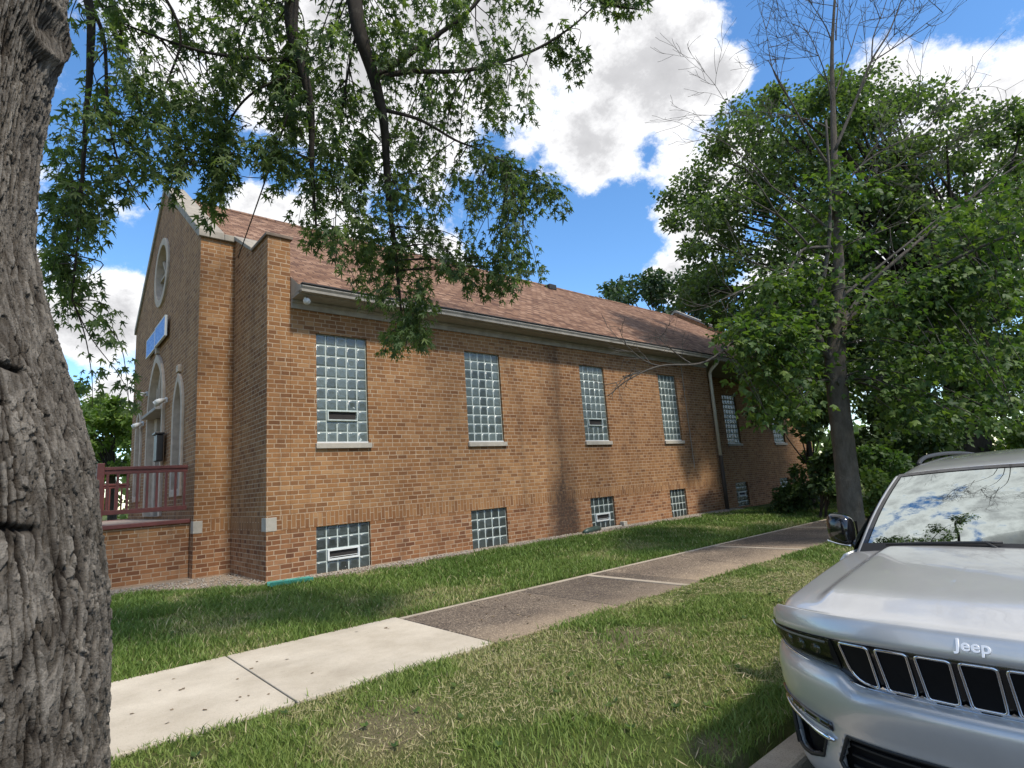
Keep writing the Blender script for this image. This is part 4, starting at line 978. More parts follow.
lm_big = leaf_mat('shade_tree_leaf', (.042, .070, .030), (.080, .122, .048), (.13, .18, .066), .54)
lm_low = leaf_mat('shrub_leaf', (.024, .046, .016), (.045, .080, .024), (.085, .125, .034), .36)
lm_sun = leaf_mat('bright_leaf', (.06, .105, .02), (.11, .175, .034), (.19, .25, .058), .42)
lm_blue = leaf_mat('blue_green_leaf', (.022, .046, .022), (.040, .074, .034), (.070, .115, .05), .3)
big = thing('shade_tree', 'huge dense dark green tree at the right, its dark trunk behind the car roof', 'tree', (21.5, 4.6, -1.5))
pb = at(968, 520, 18.5); pb[2] = -1.7
Tb = [pb, at(966, 450, 18.5), at(964, 400, 18.5), at(962, 350, 18.6), at(955, 300, 18.8), at(945, 240, 19)]
link('trunk', trunk_mesh(Tb, [.85, .62, .58, .55, .42, .25], 9), bark_dark, big, smooth=True)
poly_big = [(668, 195), (700, 168), (722, 120), (760, 92), (800, 95), (845, 55), (905, 82), (960, 90), (1000, 110), (1060, 100), (1100, 300), (1060, 400), (900, 395), (760, 330), (690, 300), (672, 250)]
Tt = clumped('foliage', poly_big, 16.5, 22.5, 520, 190, .74, .140, lm_big, big, 501)
T3 = clumped('foliage', [(690, 290), (760, 300), (830, 320), (1060, 350), (1060, 430), (880, 420), (820, 400), (770, 425), (720, 350)], 16, 21, 84, 190, .75, .150, lm_big, big, 511)
limbs(big, np.array(Tb[3]), np.concatenate([Tt, T3]), .13, bark_dark, 3)

def far_tree(name, lab, poly, d0, d1, ncl, nper, rad, size, mat, seed, trunk_px, depth, tr=.25, group=None):
    b0 = at(*trunk_px[0], depth); b0[2] = -1.55
    t_ = thing(name, lab, 'tree', tuple(b0), group)
    pts = [b0] + [at(x, y, depth) for x, y in trunk_px[1:]]
    link('trunk', trunk_mesh(pts, list(np.linspace(tr, tr * .5, len(pts))), seed, 14, 6), bark_dark, t_, smooth=True)
    T = clumped('foliage', poly, d0, d1, ncl, nper, rad, size, mat, t_, seed)
    limbs(t_, np.array(pts[-2]), T, tr * .25, bark_dark, 2)
far_tree('far_tree', 'blue green tree showing above the far end of the church roof', [(604, 285), (640, 268), (680, 275), (720, 265), (735, 330), (690, 335), (640, 318), (612, 305)], 36, 44, 44, 170, 1.2, .30, lm_blue, 521, [(668, 480), (668, 380), (668, 320)], 40, .35)
far_tree('leafy_tree', 'bright green tree beyond the porch, between the maple trunk and the church front', [(70, 420), (95, 398), (118, 402), (136, 415), (138, 470), (70, 475)], 36, 42, 46, 220, 1.0, .28, lm_sun, 531, [(112, 540), (112, 480), (112, 440)], 39, .3)
far_tree('pale_tree', 'thin pale green tree half hidden behind the maple trunk at the left', [(20, 380), (62, 372), (92, 390), (92, 440), (20, 470)], 28, 32, 18, 150, .9, .22, lm_mid, 541, [(60, 540), (60, 470), (60, 420)], 30, .22)
far_tree('understory_tree', 'low dark leafy tree between the rear wing and the leaning street maple', [(748, 388), (780, 365), (828, 380), (832, 425), (812, 440), (795, 410), (760, 402)], 15.5, 18, 20, 180, .42, .17, lm_big, 551, [(815, 530), (812, 470), (806, 420)], 17.2, .10)
# shrubs round the rear wing and under the big tree
def shrub(lab, poly, d0, d1, ncl, nper, rad, size, mat, seed, basepx, depth, group='shrubs beside the rear wing'):
    b0 = at(*basepx, depth); b0[2] = float(gz(b0[0], b0[1]))
    t_ = thing('shrub', lab, 'shrub', tuple(b0), group)
    T = clumped('foliage', poly, d0, d1, ncl, nper, rad, size, mat, t_, seed, .8)
    b = MB()
    for k, t in enumerate(T[::2]): b.tube(catmull([b0 + np.array([.1 * math.cos(k), .1 * math.sin(k), -.05]), b0 * .5 + t * .5 + np.array([0, 0, .1]), t], 3), [.025, .022, .018, .014, .01, .008, .005], 5, cap=False)
    b.build('stem', bark_dark, t_, uv=False, recalc=False)
shrub('dark shrub at the foot of the rear wing, right of its first basement window', [(775, 494), (792, 484), (815, 480), (818, 506), (775, 510)], 16.5, 18, 14, 150, .28, .13, lm_low, 601, (788, 512), 17.2)
shrub('rounded shrub at the left of the leaning maple trunk', [(818, 455), (840, 440), (845, 500), (818, 506)], 14.5, 16.5, 18, 170, .34, .13, lm_low, 611, (822, 514), 15.5)
shrub('yellow green bush between the leaning maple trunk and the car windscreen', [(860, 455), (885, 446), (905, 465), (900, 515), (862, 515)], 13.0, 15, 22, 180, .38, .12, lm_mid, 621, (880, 520), 14)
shrub('dark bush behind the car roof, left of the dark trunk', [(880, 405), (955, 410), (955, 465), (900, 480), (880, 450)], 15, 17.5, 26, 180, .5, .15, lm_low, 631, (918, 510), 16.5)
shrub('sunlit bush at the right edge, right of the dark trunk', [(985, 425), (1060, 415), (1060, 470), (985, 470)], 17, 20, 24, 190, .55, .15, lm_sun, 641, (1020, 510), 18.5)
shrub('tall dark shrub filling the gap behind the leaning maple', [(850, 400), (905, 395), (905, 470), (855, 480)], 18, 21, 26, 190, .6, .17, lm_big, 651, (880, 505), 20)
shrub('thin pale shrub against the bare brick of the rear wing', [(790, 455), (808, 455), (810, 482), (792, 484)], 17.6, 18.6, 7, 70, .28, .12, lm_mid, 661, (786, 510), 18)
shrub('distant hedge-like bush far down the lawn behind the dark trunk', [(900, 440), (1060, 440), (1060, 480), (900, 480)], 28, 34, 30, 200, .9, .25, lm_low, 671, (980, 490), 31)

# far woods that close the horizon
r_ = np.random.default_rng(88); m = 26000
an = r_.uniform(0, 2 * PI, m); rd_ = r_.uniform(95, 135, m); hh = 9 * (.45 + .8 * vnoise(an * 14, an * 0, 3)) * r_.random(m) ** .7
PP = np.stack([np.cos(an) * rd_, np.sin(an) * rd_, -1.6 + hh], -1); kp = np.abs(PP[:, 1] + 3.5) > 9; PP = PP[kp]; m = len(PP)
tag(leaves('far_wood', PP, r_.normal(size=(m, 3)) + np.array([0, 0, -.3]), r_.normal(size=(m, 3)) + np.array([0, 0, .8]), r_.uniform(.9, 1.9, m), KITE, lm_big, None), kind='stuff')
# ------------------------------------------------------------------ grass
def grass(name, n, seed, box_, hmin, hmax, keepfn, lab=None):
    r_ = np.random.default_rng(seed); x0, x1, y0, y1 = box_
    xs = []; 
    x = r_.uniform(x0, x1, n); y = r_.uniform(y0, y1, n)
    k = keepfn(x, y, r_); x, y = x[k], y[k]; m = len(x)
    z = gz(x, y) - .012
    dry = .8 * sstep(.54, .72, fbm(x * 1.1 + 5, y * 1.1 + 3, 40, 4) + .12 * (y < 4.6))
    h = r_.uniform(hmin, hmax, m) * (1 - .45 * dry) * (.6 + .8 * vnoise(x * 2.1, y * 2.1, 77))
    tall = r_.random(m) < .04; h = np.where(tall, h * 1.6, h)
    dist = np.hypot(x, y); w = (.0022 + .00042 * dist) * r_.uniform(.7, 1.4, m)
    a = r_.uniform(0, 2 * PI, m); b = r_.uniform(0, 2 * PI, m); ln_ = r_.uniform(.2, 1.0, m) * h
    wx, wy = np.cos(a) * w, np.sin(a) * w; lx, ly = np.cos(b) * ln_, np.sin(b) * ln_
    P0 = np.stack([x - wx, y - wy, z], -1); P1 = np.stack([x + wx, y + wy, z], -1)
    mx, my, mz = x + lx * .35, y + ly * .35, z + h * .62
    P2 = np.stack([mx + wx * .75, my + wy * .75, mz], -1); P3 = np.stack([mx - wx * .75, my - wy * .75, mz], -1)
    P4 = np.stack([x + lx, y + ly, z + h * .98], -1)
    V = np.stack([P0, P1, P2, P3, P4], 1).reshape(-1, 3)
    bse = 5 * np.arange(m)[:, None]
    F3 = np.concatenate([bse + np.array([[0, 1, 2]]), bse + np.array([[0, 2, 3]]), bse + np.array([[3, 2, 4]])], 0)
    me = np_mesh(name, V, F3, 3)
    tint = np.clip(.25 * r_.random(m) + .30 * vnoise(x * .9, y * .9, 61) + .55 * dry * r_.random(m) ** .5 + .10 * (y < 4.6), 0, 1)
    tint = np.where(r_.random(m) < .04 + .22 * dry, .75 + .25 * r_.random(m), tint)
    vattr(me, 'tint', np.repeat(tint, 5))
    tag(link(name, me, gmat), kind='stuff')
gmat_t = NT('grass_blade'); ga = gmat_t.node('ShaderNodeAttribute', attribute_name='tint')
gc = gmat_t.ramp(ga.outputs['Fac'], [(0, (.080, .145, .024)), (.3, (.130, .205, .038)), (.55, (.215, .275, .068)), (.75, (.34, .32, .135)), (1, (.50, .44, .25))])
gmat_t.base(gc); gmat_t.set(Roughness=.55, Specular_IOR_Level=.3)
gt = gmat_t.node('ShaderNodeBsdfTranslucent'); gmat_t.l(gc, gt.inputs['Color']); gx_ = gmat_t.node('ShaderNodeMixShader', i_0=.30)
gmat_t.l(gmat_t.b.outputs[0], gx_.inputs[1]); gmat_t.l(gt.outputs[0], gx_.inputs[2]); gmat_t.l(gx_.outputs[0], gmat_t.out.inputs['Surface']); gmat = gmat_t.m
def near_keep(x, y, r_):
    d = np.hypot(x, y); u, v, z = px_of(np.stack([x, y, gz(x, y)], -1))
    vis = (z > .5) & (u > -90) & (u < 900) & (v < 860)
    bare = fbm(x * 1.4 + 5, y * 1.4 + 3, 40, 4); bald = np.exp(-(((x - 4.5) / .55) ** 2 + ((y - 3.75) / .32) ** 2)) + .9 * np.exp(-(((x - 2.0) / .45) ** 2 + ((y - 3.8) / .25) ** 2)) + np.exp(-(((x - 3.15) / .26) ** 2 + ((y - 2.05) / .17) ** 2)) + .8 * np.exp(-(((x - 6.4) / .4) ** 2 + ((y - 2.9) / .25) ** 2))
    return vis & (r_.random(len(x)) < np.clip(1.15 - d / 16, .18, 1) * np.clip(1.6 - 1.5 * np.maximum(bare - .45, 0) * 3, .30, 1) * (1 - .80 * np.clip(bald, 0, 1)))
grass('grass', 430000, 1, (.2, 22, 1.86, 4.62), .032, .075, near_keep)
def far_keep(x, y, r_):
    d = np.hypot(x, y); u, v, z = px_of(np.stack([x, y, gz(x, y)], -1))
    ye = np.interp(x, [p[0] for p in pts], [p[1] for p in pts])
    return (z > .5) & (u > 40) & (u < 900) & (y < ye + .04) & (r_.random(len(x)) < np.clip(1.2 - d / 22, .25, 1))
grass('grass', 330000, 2, (.2, 24, 6.46, 11.2), .045, .10, lambda x, y, r_: far_keep(x, y, r_) & ((y < 9.9) | (x > 17.6) | (x < 3.25)))
grass('grass', 26000, 3, (-14, 60, 1.9, 46), .08, .14, lambda x, y, r_: ((x < .2) | (x > 22)) & ((y < 4.55) | (y > 6.5)) & ((y < 9.8) | (y > 23) | (x < -1.5) | (x > 29)))

# straw lying on the lawn
r_ = np.random.default_rng(29); m = 2600
PP = np.stack([r_.uniform(.8, 10, m), r_.uniform(1.95, 4.5, m)], -1); kp = fbm(PP[:, 0] * 1.1 + 5, PP[:, 1] * 1.1 + 3, 40, 4) > r_.uniform(.40, .62, m); PP = PP[kp]; m = len(PP)
a_ = r_.uniform(0, 6.28, m)
lm_straw = leaf_mat('straw', (.26, .20, .11), (.38, .31, .18), (.50, .43, .28), .1)
tag(leaves('dry_straw', np.stack([PP[:, 0], PP[:, 1], gz(PP[:, 0], PP[:, 1]) + .03], -1), np.stack([np.cos(a_), np.sin(a_), r_.normal(size=m) * .15], -1), np.tile((0, 0, 1.0), (m, 1)), r_.uniform(.05, .13, m), (KITE[0] * np.array([.10, 1, 1]), KITE[1]), lm_straw, None), kind='stuff')
# broad-leaved weeds
wd = []
r_ = np.random.default_rng(9)
wp = np.concatenate([np.stack([r_.uniform(.8, 9, 90), r_.uniform(2.0, 4.55, 90)], -1), np.stack([r_.uniform(.8, 9, 70), r_.uniform(6.5, 9.2, 70)], -1)])
PP, DD, NN = [], [], []
for x, y in wp:
    for k in range(r_.integers(4, 8)):
        a_ = r_.uniform(0, 6.28); PP.append((x, y, float(gz(x, y)) + .02)); DD.append((math.cos(a_), math.sin(a_), .75)); NN.append((-math.cos(a_) * .6, -math.sin(a_) * .6, 1))
me_o = leaves('weeds', np.array(PP), np.array(DD), np.array(NN), r_.uniform(.025, .055, len(PP)), KITE, lm_mid, None); tag(me_o, kind='stuff')
# fallen bits on the pavement
r_ = np.random.default_rng(19); m = 70
PP = np.stack([r_.uniform(.6, 9, m), r_.uniform(4.7, 6.3, m), np.full(m, -1.472)], -1); a_ = r_.uniform(0, 6.28, m)
lm_dry = leaf_mat('dry_leaf', (.10, .07, .04), (.18, .13, .08), (.25, .19, .12), .1)
tag(leaves('leaf_litter', PP, np.stack([np.cos(a_), np.sin(a_), .05 + 0 * a_], -1), np.tile((0, 0, 1.0), (m, 1)) + r_.normal(size=(m, 3)) * .25, r_.uniform(.02, .055, m), KITE, lm_dry, None), kind='stuff')

# ------------------------------------------------------------------ silver car (local: lx back from the nose, ly to the kerb side, lz above the road)
CX0, CY0, CZ0 = 2.80, .65, -1.75
def cw(p): return (CX0 + p[0], CY0 + p[1], CZ0 + p[2])
car = thing('parked_car', 'silver car with black and chrome slotted grille parked facing the camera at the kerb', 'car', (CX0 + 2.4, CY0, CZ0))
CURVE = np.array(catmull([(0, 0), (.20, .004), (.40, .022), (.56, .062), (.70, .125), (.81, .205), (.885, .30), (.93, .40), (.955, .50), (.965, .62)], 9))   # (ly, back)
def curve_n():
    t = np.gradient(CURVE, axis=0); t /= np.linalg.norm(t, axis=1, keepdims=True)
    return np.stack([t[:, 1], -t[:, 0]], 1)          # outward (ly, lx)
CN = curve_n(); CN[0] = (0, -1.0)
def front_pt(i, off, lz, back0=.06):
    l_ = CURVE[i][0]; lz = lz + max(0, (lz - .66) / .097) * float(sstep(.46, .56, l_)) * (.052 + .09 * max(0, l_ - .53)) if 0 < lz < .765 else lz
    p = CURVE[i] + CN[i] * off; return (back0 + p[1], p[0], lz)
def both(fn):
    for s_ in (1, -1): fn(s_)
def mir(p, s_): return cw((p[0], p[1] * s_, p[2]))
NI = len(CURVE)
def idx(ly): return int(np.argmin(np.abs(CURVE[:, 0] - ly)))
def cxf(ly): return float(np.interp(abs(ly), CURVE[:, 0], CURVE[:, 1]))
def strip_grid(rows, i0, i1, s_, skip=None):
    G = [[mir(front_pt(i, off, lz), s_) for i in range(i0, i1)] for lz, off in rows]
    return G
# bumper skin, with openings for the lower intake and the side vents
BR0 = [(.19, -.13), (.215, -.065), (.25, -.025), (.275, -.006), (.30, .004), (.345, .013), (.39, .018), (.44, .022), (.49, .026), (.53, .030), (.575, .036), (.62, .046), (.66, .053), (.70, .056), (.725, .050), (.745, .034), (.757, .010), (.76, -.03)]
_zz = sorted(set([b[0] for b in BR0] + list(np.round(np.arange(.20, .60, .0125), 4))))
BR = [(z_, float(np.interp(z_, [b[0] for b in BR0], [b[1] for b in BR0]))) for z_ in _zz]
VENT = [(.90, .528), (.78, .512), (.650, .487), (.690, .392), (.78, .355), (.892, .335)]
INTK = [(-.54, .535), (.54, .535), (.60, .41), (.55, .30), (-.55, .30), (-.60, .41)]
def inpoly(p, poly):
    ins = False; m = len(poly)
    for i in range(m):
        (xa, ya), (xb, yb) = poly[i], poly[(i + 1) % m]
        if (ya > p[1]) != (yb > p[1]) and p[0] < (xb - xa) * (p[1] - ya) / (yb - ya) + xa: ins = not ins
    return ins
def hole(ly, lz): return inpoly((abs(ly), lz), VENT) or inpoly((abs(ly), lz), INTK)
q = MB()
for s_ in (1, -1):
    ids = list(range(0, NI))
    b = len(q.v); nc = len(ids)
    for lz, off in BR:
        for i in ids: q.v.append(tuple(mir(front_pt(i, off, lz), s_)))
    for r in range(len(BR) - 1):
        for c in range(nc - 1):
            ly = (CURVE[ids[c]][0] + CURVE[ids[c + 1]][0]) / 2; lz = (BR[r][0] + BR[r + 1][0]) / 2
            if hole(ly, lz): continue
            q.f.append((b + r * nc + c, b + r * nc + c + 1, b + (r + 1) * nc + c + 1, b + (r + 1) * nc + c))
import bmesh
def weld(o, d=.0005):
    bm = bmesh.new(); bm.from_mesh(o.data); bmesh.ops.remove_doubles(bm, verts=bm.verts, dist=d); bmesh.ops.recalc_face_normals(bm, faces=bm.faces); bm.to_mesh(o.data); bm.free()
    if len(o.data.polygons): o.data.polygons.foreach_set('use_smooth', np.ones(len(o.data.polygons), bool))
def solid(o, th, off=-1):
    m = o.modifiers.new('Solidify', 'SOLIDIFY'); m.thickness = th; m.offset = off
bumper = q.build('front_bumper', MT['paint'], car, smooth=True, uv=False); weld(bumper); solid(bumper, .03)
# dark liners behind the openings
q = MB()
for s_ in (1, -1): q.grid([[mir(front_pt(i, off - .055, lz), s_) for i in range(0, idx(.92) + 1)] for lz, off in BR if .24 < lz < .60])
o = q.build('intake_mesh', MT['mesh'], bumper, uv=False); weld(o)
q = MB()
for k in range(5):
    lz = .31 + k * .045
    q.tube([mir(front_pt(i, -.015, lz), s_) for s_, rg in ((-1, range(idx(.58), 0, -1)), (1, range(0, idx(.58)))) for i in rg], .007, 5)
q.build('intake_bars', MT['jmatte'], bumper, uv=False)
# frames of the openings, chrome blade and lamp strip of the side vents
def bpt(ly, lz, out=0):
    a_ = abs(ly); i = float(np.interp(a_, CURVE[:, 0], np.arange(NI))); i0 = int(i); f_ = i - i0; i1 = min(i0 + 1, NI - 1)
    c_ = CURVE[i0] * (1 - f_) + CURVE[i1] * f_; n_ = CN[i0] * (1 - f_) + CN[i1] * f_
    p = c_ + n_ * (float(np.interp(lz, [b[0] for b in BR], [b[1] for b in BR])) + out); return cw((.06 + p[1], p[0] * (1 if ly >= 0 else -1), lz))
def dense(L, n=8):
    return [(L[i][0] + (L[(i + 1) % len(L)][0] - L[i][0]) * k / n, L[i][1] + (L[(i + 1) % len(L)][1] - L[i][1]) * k / n) for i in range(len(L)) for k in range(n)]
fo = [dense(INTK, 16)] + [[(p[0] * s_, p[1]) for p in dense(VENT)] for s_ in (1, -1)]
for L in fo:
    q = MB(); q.tube([bpt(p[0], p[1], -.004) for p in L + L[:2]], .009, 8, cap=False); q.build('opening_frame', MT['jmatte'], bumper, smooth=True, uv=False)
for s_ in (1, -1):
    n_ = 14; ls = np.linspace(.60, .905, n_); zz_ = np.interp(ls, [.60, .68, .78, .905], [.497, .505, .530, .552])
    q = MB(); q.tube([bpt(l * s_, z_, .010) for l, z_ in zip(ls, zz_)], [float(np.interp(l, [.60, .625, .68, .72, .905], [.006, .014, .013, .008, .006])) for l in ls], 8); q.build('vent_trim', MT['plate'], bumper, smooth=True, uv=False)
    ls = np.linspace(.60, .90, 16)
    q = MB(); q.grid([[bpt(l * s_, float(np.interp(l, [.60, .90], [.572, .612])) - .036 * r, .004) for l in ls] for r in (0, .5, 1)]); o = q.build('fog_lamp', MT['jblack'], bumper, smooth=True, uv=False); solid(o, .012, 0)
    for l in (.66, .74, .82):
        q = MB(); z_ = float(np.interp(l, [.60, .90], [.556, .596])); q.tube([bpt(l * s_, z_, .006), bpt(l * s_, z_, .014)], .011, 10); q.build('fog_bulb', MT['amber'], o, uv=False)
# grille band
GR = [(.7501, -.03), (.7651, -.012), (.80, -.002), (.85, .014), (.90, .034), (.955, .056), (.972, .045)]
iE = idx(.925)
q = MB()
for s_ in (1, -1): q.grid(strip_grid(GR, 0, iE + 1, s_))
grille = q.build('grille', MT['jblack'], car, smooth=True, uv=False); weld(grille)
def goff(lz): return float(np.interp(lz, [g[0] for g in GR], [g[1] for g in GR]))
def gpt(ly, lz, out=0):
    a_ = abs(ly); i = float(np.interp(a_, CURVE[:, 0], np.arange(NI))); i0 = int(i); f_ = i - i0; i1 = min(i0 + 1, NI - 1)
    c_ = CURVE[i0] * (1 - f_) + CURVE[i1] * f_; n_ = CN[i0] * (1 - f_) + CN[i1] * f_
    p = c_ + n_ * (goff(lz) + out); return cw((.06 + p[1], p[0] * (1 if ly >= 0 else -1), lz))
def rquad(cs, r, n=5):
    out = []; m = len(cs)
    for i in range(m):
        p0, p, p1 = (np.array(cs[k % m], float) for k in (i - 1, i, i + 1))
        rr = r[i] if isinstance(r, (list, tuple)) else r
        a_ = p + unit(p0 - p) * rr; b_ = p + unit(p1 - p) * rr
        for k in range(n + 1):
            t = k / n; out.append((1 - t) ** 2 * a_ + 2 * t * (1 - t) * p + t * t * b_)
    return out
for k in range(-3, 4):
    c_ = k * .145; e_ = .058; s_ = 1 if k >= 0 else -1
    b0_, b1_ = c_ - e_ * .92, c_ + e_ * .92
    rad_ = [.016, .016, .016, .016]
    cs = [(c_ - e_, .950), (c_ + e_, .950), (b1_, .772), (b0_, .772)]
    if k == 3: cs[2] = (b1_ - .018, .778); rad_[2] = .085
    if k == -3: cs[3] = (b0_ + .018, .778); rad_[3] = .085
    if k == 3: cs[2] = (b1_, .778)
    if k == -3: cs[3] = (b0_, .778)
    L = rquad(cs, rad_)
    q = MB(); q.tube([gpt(p[0], p[1], .006) for p in L + [L[0], L[1]]], .0066, 7, cap=False); ring = q.build('slot_surround', MT['chrome'], grille, smooth=True, uv=False)
    q = MB(); cen = np.mean([np.array(p) for p in L], axis=0)
    q.add([gpt(*cen, .003)] + [gpt(p[0], p[1], .003) for p in L], [(0, i + 1, (i + 1) % len(L) + 1) for i in range(len(L))]); q.build('slot_mesh', MT['mesh'], ring, uv=False)
for k in range(-3, 3):
    c_ = (k + .5) * .145
    q = MB(); q.add([gpt(c_ - .052, .759, .012), gpt(c_ + .052, .759, .012), gpt(c_ + .012, .775, .012), gpt(c_, .786, .010), gpt(c_ - .012, .775, .012)], [(0, 1, 2, 3, 4)]); o = q.build('grille_tooth', MT['chrome'], grille, uv=False); solid(o, .006, 0)
q = MB()
P_l = [gpt(l, np.interp(abs(l), [0, .44, .53, .62, .91], [.756, .757, .780, .803, .838]), .016) for l in np.linspace(-.905, .905, 91)]
q.tube(P_l, .0052, 6); q.build('chrome_strip', MT['chrome'], grille, smooth=True, uv=False)
# headlights
for s_ in (1, -1):
    ids = np.linspace(.53, .918, 16); rows = (0, .5, 1)
    def hz(l, r): return np.interp(l, [.53, .918], [.815, .848]) * (1 - r) + np.interp(l, [.53, .918], [.956, .944]) * r
    q = MB(); q.grid([[gpt(l * s_, hz(l, r), .004) for l in ids] for r in rows]); hl = q.build('headlight', MT['jmatte'], car, uv=False)
    q = MB(); q.grid([[gpt(l * s_, hz(l, r), (.022 * (1 - (2 * r - 1) ** 2) + .014) * float(np.interp(l, [.53, .8, .918], [1, 1, .25]))) for l in ids] for r in (0, .12, .5, .88, 1)]); q.build('lens', MT['lens'], hl, smooth=True, uv=False)
    q = MB()
    for l in (.62, .70, .77):
        a_, b_ = np.array(gpt(l * s_, hz(l, .52), .006)), np.array(gpt(l * s_, hz(l, .52), .02)); q.tube([a_, b_], [.030, .024], 12)
    q.build('projector', MT['amber'], hl, smooth=True, uv=False)
    q = MB(); q.tube([gpt(l * s_, hz(l, .86), .014) for l in ids[1:-1]], .005, 6); q.build('light_strip', MT['vent'], hl, smooth=True, uv=False)

# hood
def hood_z(t, ly):
    a_ = abs(ly)
    z_ = np.interp(t, [0, .02, .06, .15, .3, .5, .75, 1], [1.058, 1.068, 1.080, 1.098, 1.120, 1.146, 1.175, 1.200])
    z_ -= .045 * (a_ / .85) ** 3.2
    bl = sstep(.66, .60, a_) * sstep(.02, .22, t)
    return z_ + .026 * float(bl) + .004
def hood_x(t, ly):
    f_ = .06 + cxf(ly) - .030
    e_ = 1.20 + .10 * (abs(ly) / .82) ** 2
    return f_ + (e_ - f_) * t
LY = [0, .12, .24, .36, .46, .54, .585, .61, .635, .66, .685, .72, .77, .81, .832]
TT = [0, .012, .03, .06, .1, .15, .2, .26, .34, .45, .6, .75, .9, 1]
LIP = [(.968, .046), (.973, .060), (.981, .066), (1.012, .058), (1.044, .047), (1.054, .040)]
FZ = ([.832, .856, .880, .902, .922, .936, .946], [0, -.002, -.010, -.024, -.044, -.064, -.086])
def hood_row(l, s_):
    col = []; dz = float(np.interp(l, *FZ)); kz = float(np.interp(l, [.74, .832, .90, .946], [1, .93, .62, .30]))
    for lz, off in LIP:
        p = gpt(l * s_, .957, (off - .056) * float(np.interp(l, [.50, .66, .95], [1, .62, .40]))); P = np.array(p); P[2] = CZ0 + .968 + (lz - .968) * kz - .017 * (l / .85) ** 3; col.append(tuple(P))
    for t in TT: col.append(cw((hood_x(t, l), l * s_, hood_z(t, l) - (1 - sstep(0, .12, t)) * (1 - kz) * .060 + dz * (.18 + .82 * float(sstep(0, .35, t))))))
    return col
q = MB()
for s_ in (1, -1): q.grid([hood_row(l, s_) for l in LY])
hood = q.build('hood', MT['paint'], car, smooth=True, uv=False); weld(hood)
def crease_rows(o, rows, nrow, w):
    bm = bmesh.new(); bm.from_mesh(o.data); cl = bm.edges.layers.float.get('crease_edge') or bm.edges.layers.float.new('crease_edge')
    lipz = {}
    for e_ in bm.edges:
        for P0, P1 in rows:
            if ((e_.verts[0].co - P0).length < .002 and (e_.verts[1].co - P1).length < .002) or ((e_.verts[1].co - P0).length < .002 and (e_.verts[0].co - P1).length < .002): e_[cl] = w
    bm.to_mesh(o.data); bm.free()
cr_ = []
for s_ in (1, -1):
    R_ = [hood_row(l, s_) for l in LY]
    for k in range(len(LY) - 1):
        cr_.append((Vector(R_[k][5]), Vector(R_[k + 1][5]))); cr_.append((Vector(R_[k][1]), Vector(R_[k + 1][1])))
loc_ = hood.location.copy()
crease_rows(hood, cr_, 0, .62)
solid(hood, .012); m_ = hood.modifiers.new('Subdivision', 'SUBSURF'); m_.levels = 2; m_.render_levels = 2
for s_ in (1, -1):
    q = MB(); q.grid([hood_row(l, s_) for l in (.8365, .846, .856, .868, .880, .892, .902, .912, .922, .930, .938, .946)])
    o = q.build('fender', MT['paint'], car, smooth=True, uv=False); weld(o); solid(o, .012); m_ = o.modifiers.new('Subdivision', 'SUBSURF'); m_.levels = 1; m_.render_levels = 1
    q = MB(); q.grid([[tuple(np.array(p) + np.array([.004, 0, -.014])) for p in hood_row(l, s_)[1:]] for l in (.82, .85)]); q.build('hood_seam', MT['jblack'], car, smooth=True, uv=False)
# lettering on the hood's nose
fc = bpy.data.curves.new('badge', 'FONT'); fc.body = 'Jeep'; fc.size = .060; fc.extrude = .0025; fc.bevel_depth = .0008; fc.offset = .0008; fc.align_x = 'CENTER'; fc.space_character = 1.08
to = bpy.data.objects.new('badge_text', fc); COL.objects.link(to)
dg = bpy.context.evaluated_depsgraph_get(); bme = bpy.data.meshes.new_from_object(to.evaluated_get(dg)); bpy.data.objects.remove(to)
nP = np.empty(len(bme.vertices) * 3); bme.vertices.foreach_get('co', nP); nP = nP.reshape(-1, 3)
lean_ = R(27); upv = np.array([math.sin(lean_), 0, math.cos(lean_)]); outv = np.array([-math.cos(lean_), 0, math.sin(lean_)])
org = np.array(cw((-.016, 0, 1.004)))
W_ = org + np.outer(nP[:, 0], [0, -1.0, 0]) + np.outer(nP[:, 1], upv) + np.outer(nP[:, 2], outv)
bme.vertices.foreach_set('co', W_.astype(np.float32).ravel()); bme.update()
link('badge', bme, MT['badge'], hood)
def side_ly(z_, x_):
    b_ = np.interp(z_, [.20, .30, .55, .80, .95, 1.05, 1.13, 1.20], [.92, .948, .972, .980, .966, .945, .925, .91])
    if x_ < .72: b_ = min(b_, float(np.interp(x_ - .06, CURVE[:, 1], CURVE[:, 0])) + .012)
    return b_ - .05 * max(0, (x_ - 4.2) / .7) ** 2
# body sides with wheel arches
def bottom(x_):
    z_ = .27
    for c_ in (.93, 3.89):
        d = abs(x_ - c_)
        if d < .43: z_ = max(z_, .36 + math.sqrt(.43 ** 2 - d * d))
    if x_ < .50: z_ = max(z_, .765)
    return z_
XS = sorted(set([.44, .48, .50, .505] + list(np.linspace(.51, 1.36, 30)) + list(np.linspace(1.4, 3.42, 22)) + list(np.linspace(3.45, 4.33, 32)) + [4.4, 4.5, 4.6, 4.7, 4.8]))
def top_z(x_):
    if x_ < 1.3: tt_ = min(1, max(0, (x_ - .03 - cxf(.946)) / (1.333 - .03 - cxf(.946)))); return hood_z(tt_, .946) - .086 * (.18 + .82 * float(sstep(0, .35, tt_))) - (1 - float(sstep(0, .12, tt_))) * .042 - .002
    return np.interp(x_, [1.3, 4.0, 4.8], [1.075, 1.13, 1.16])
q = MB()
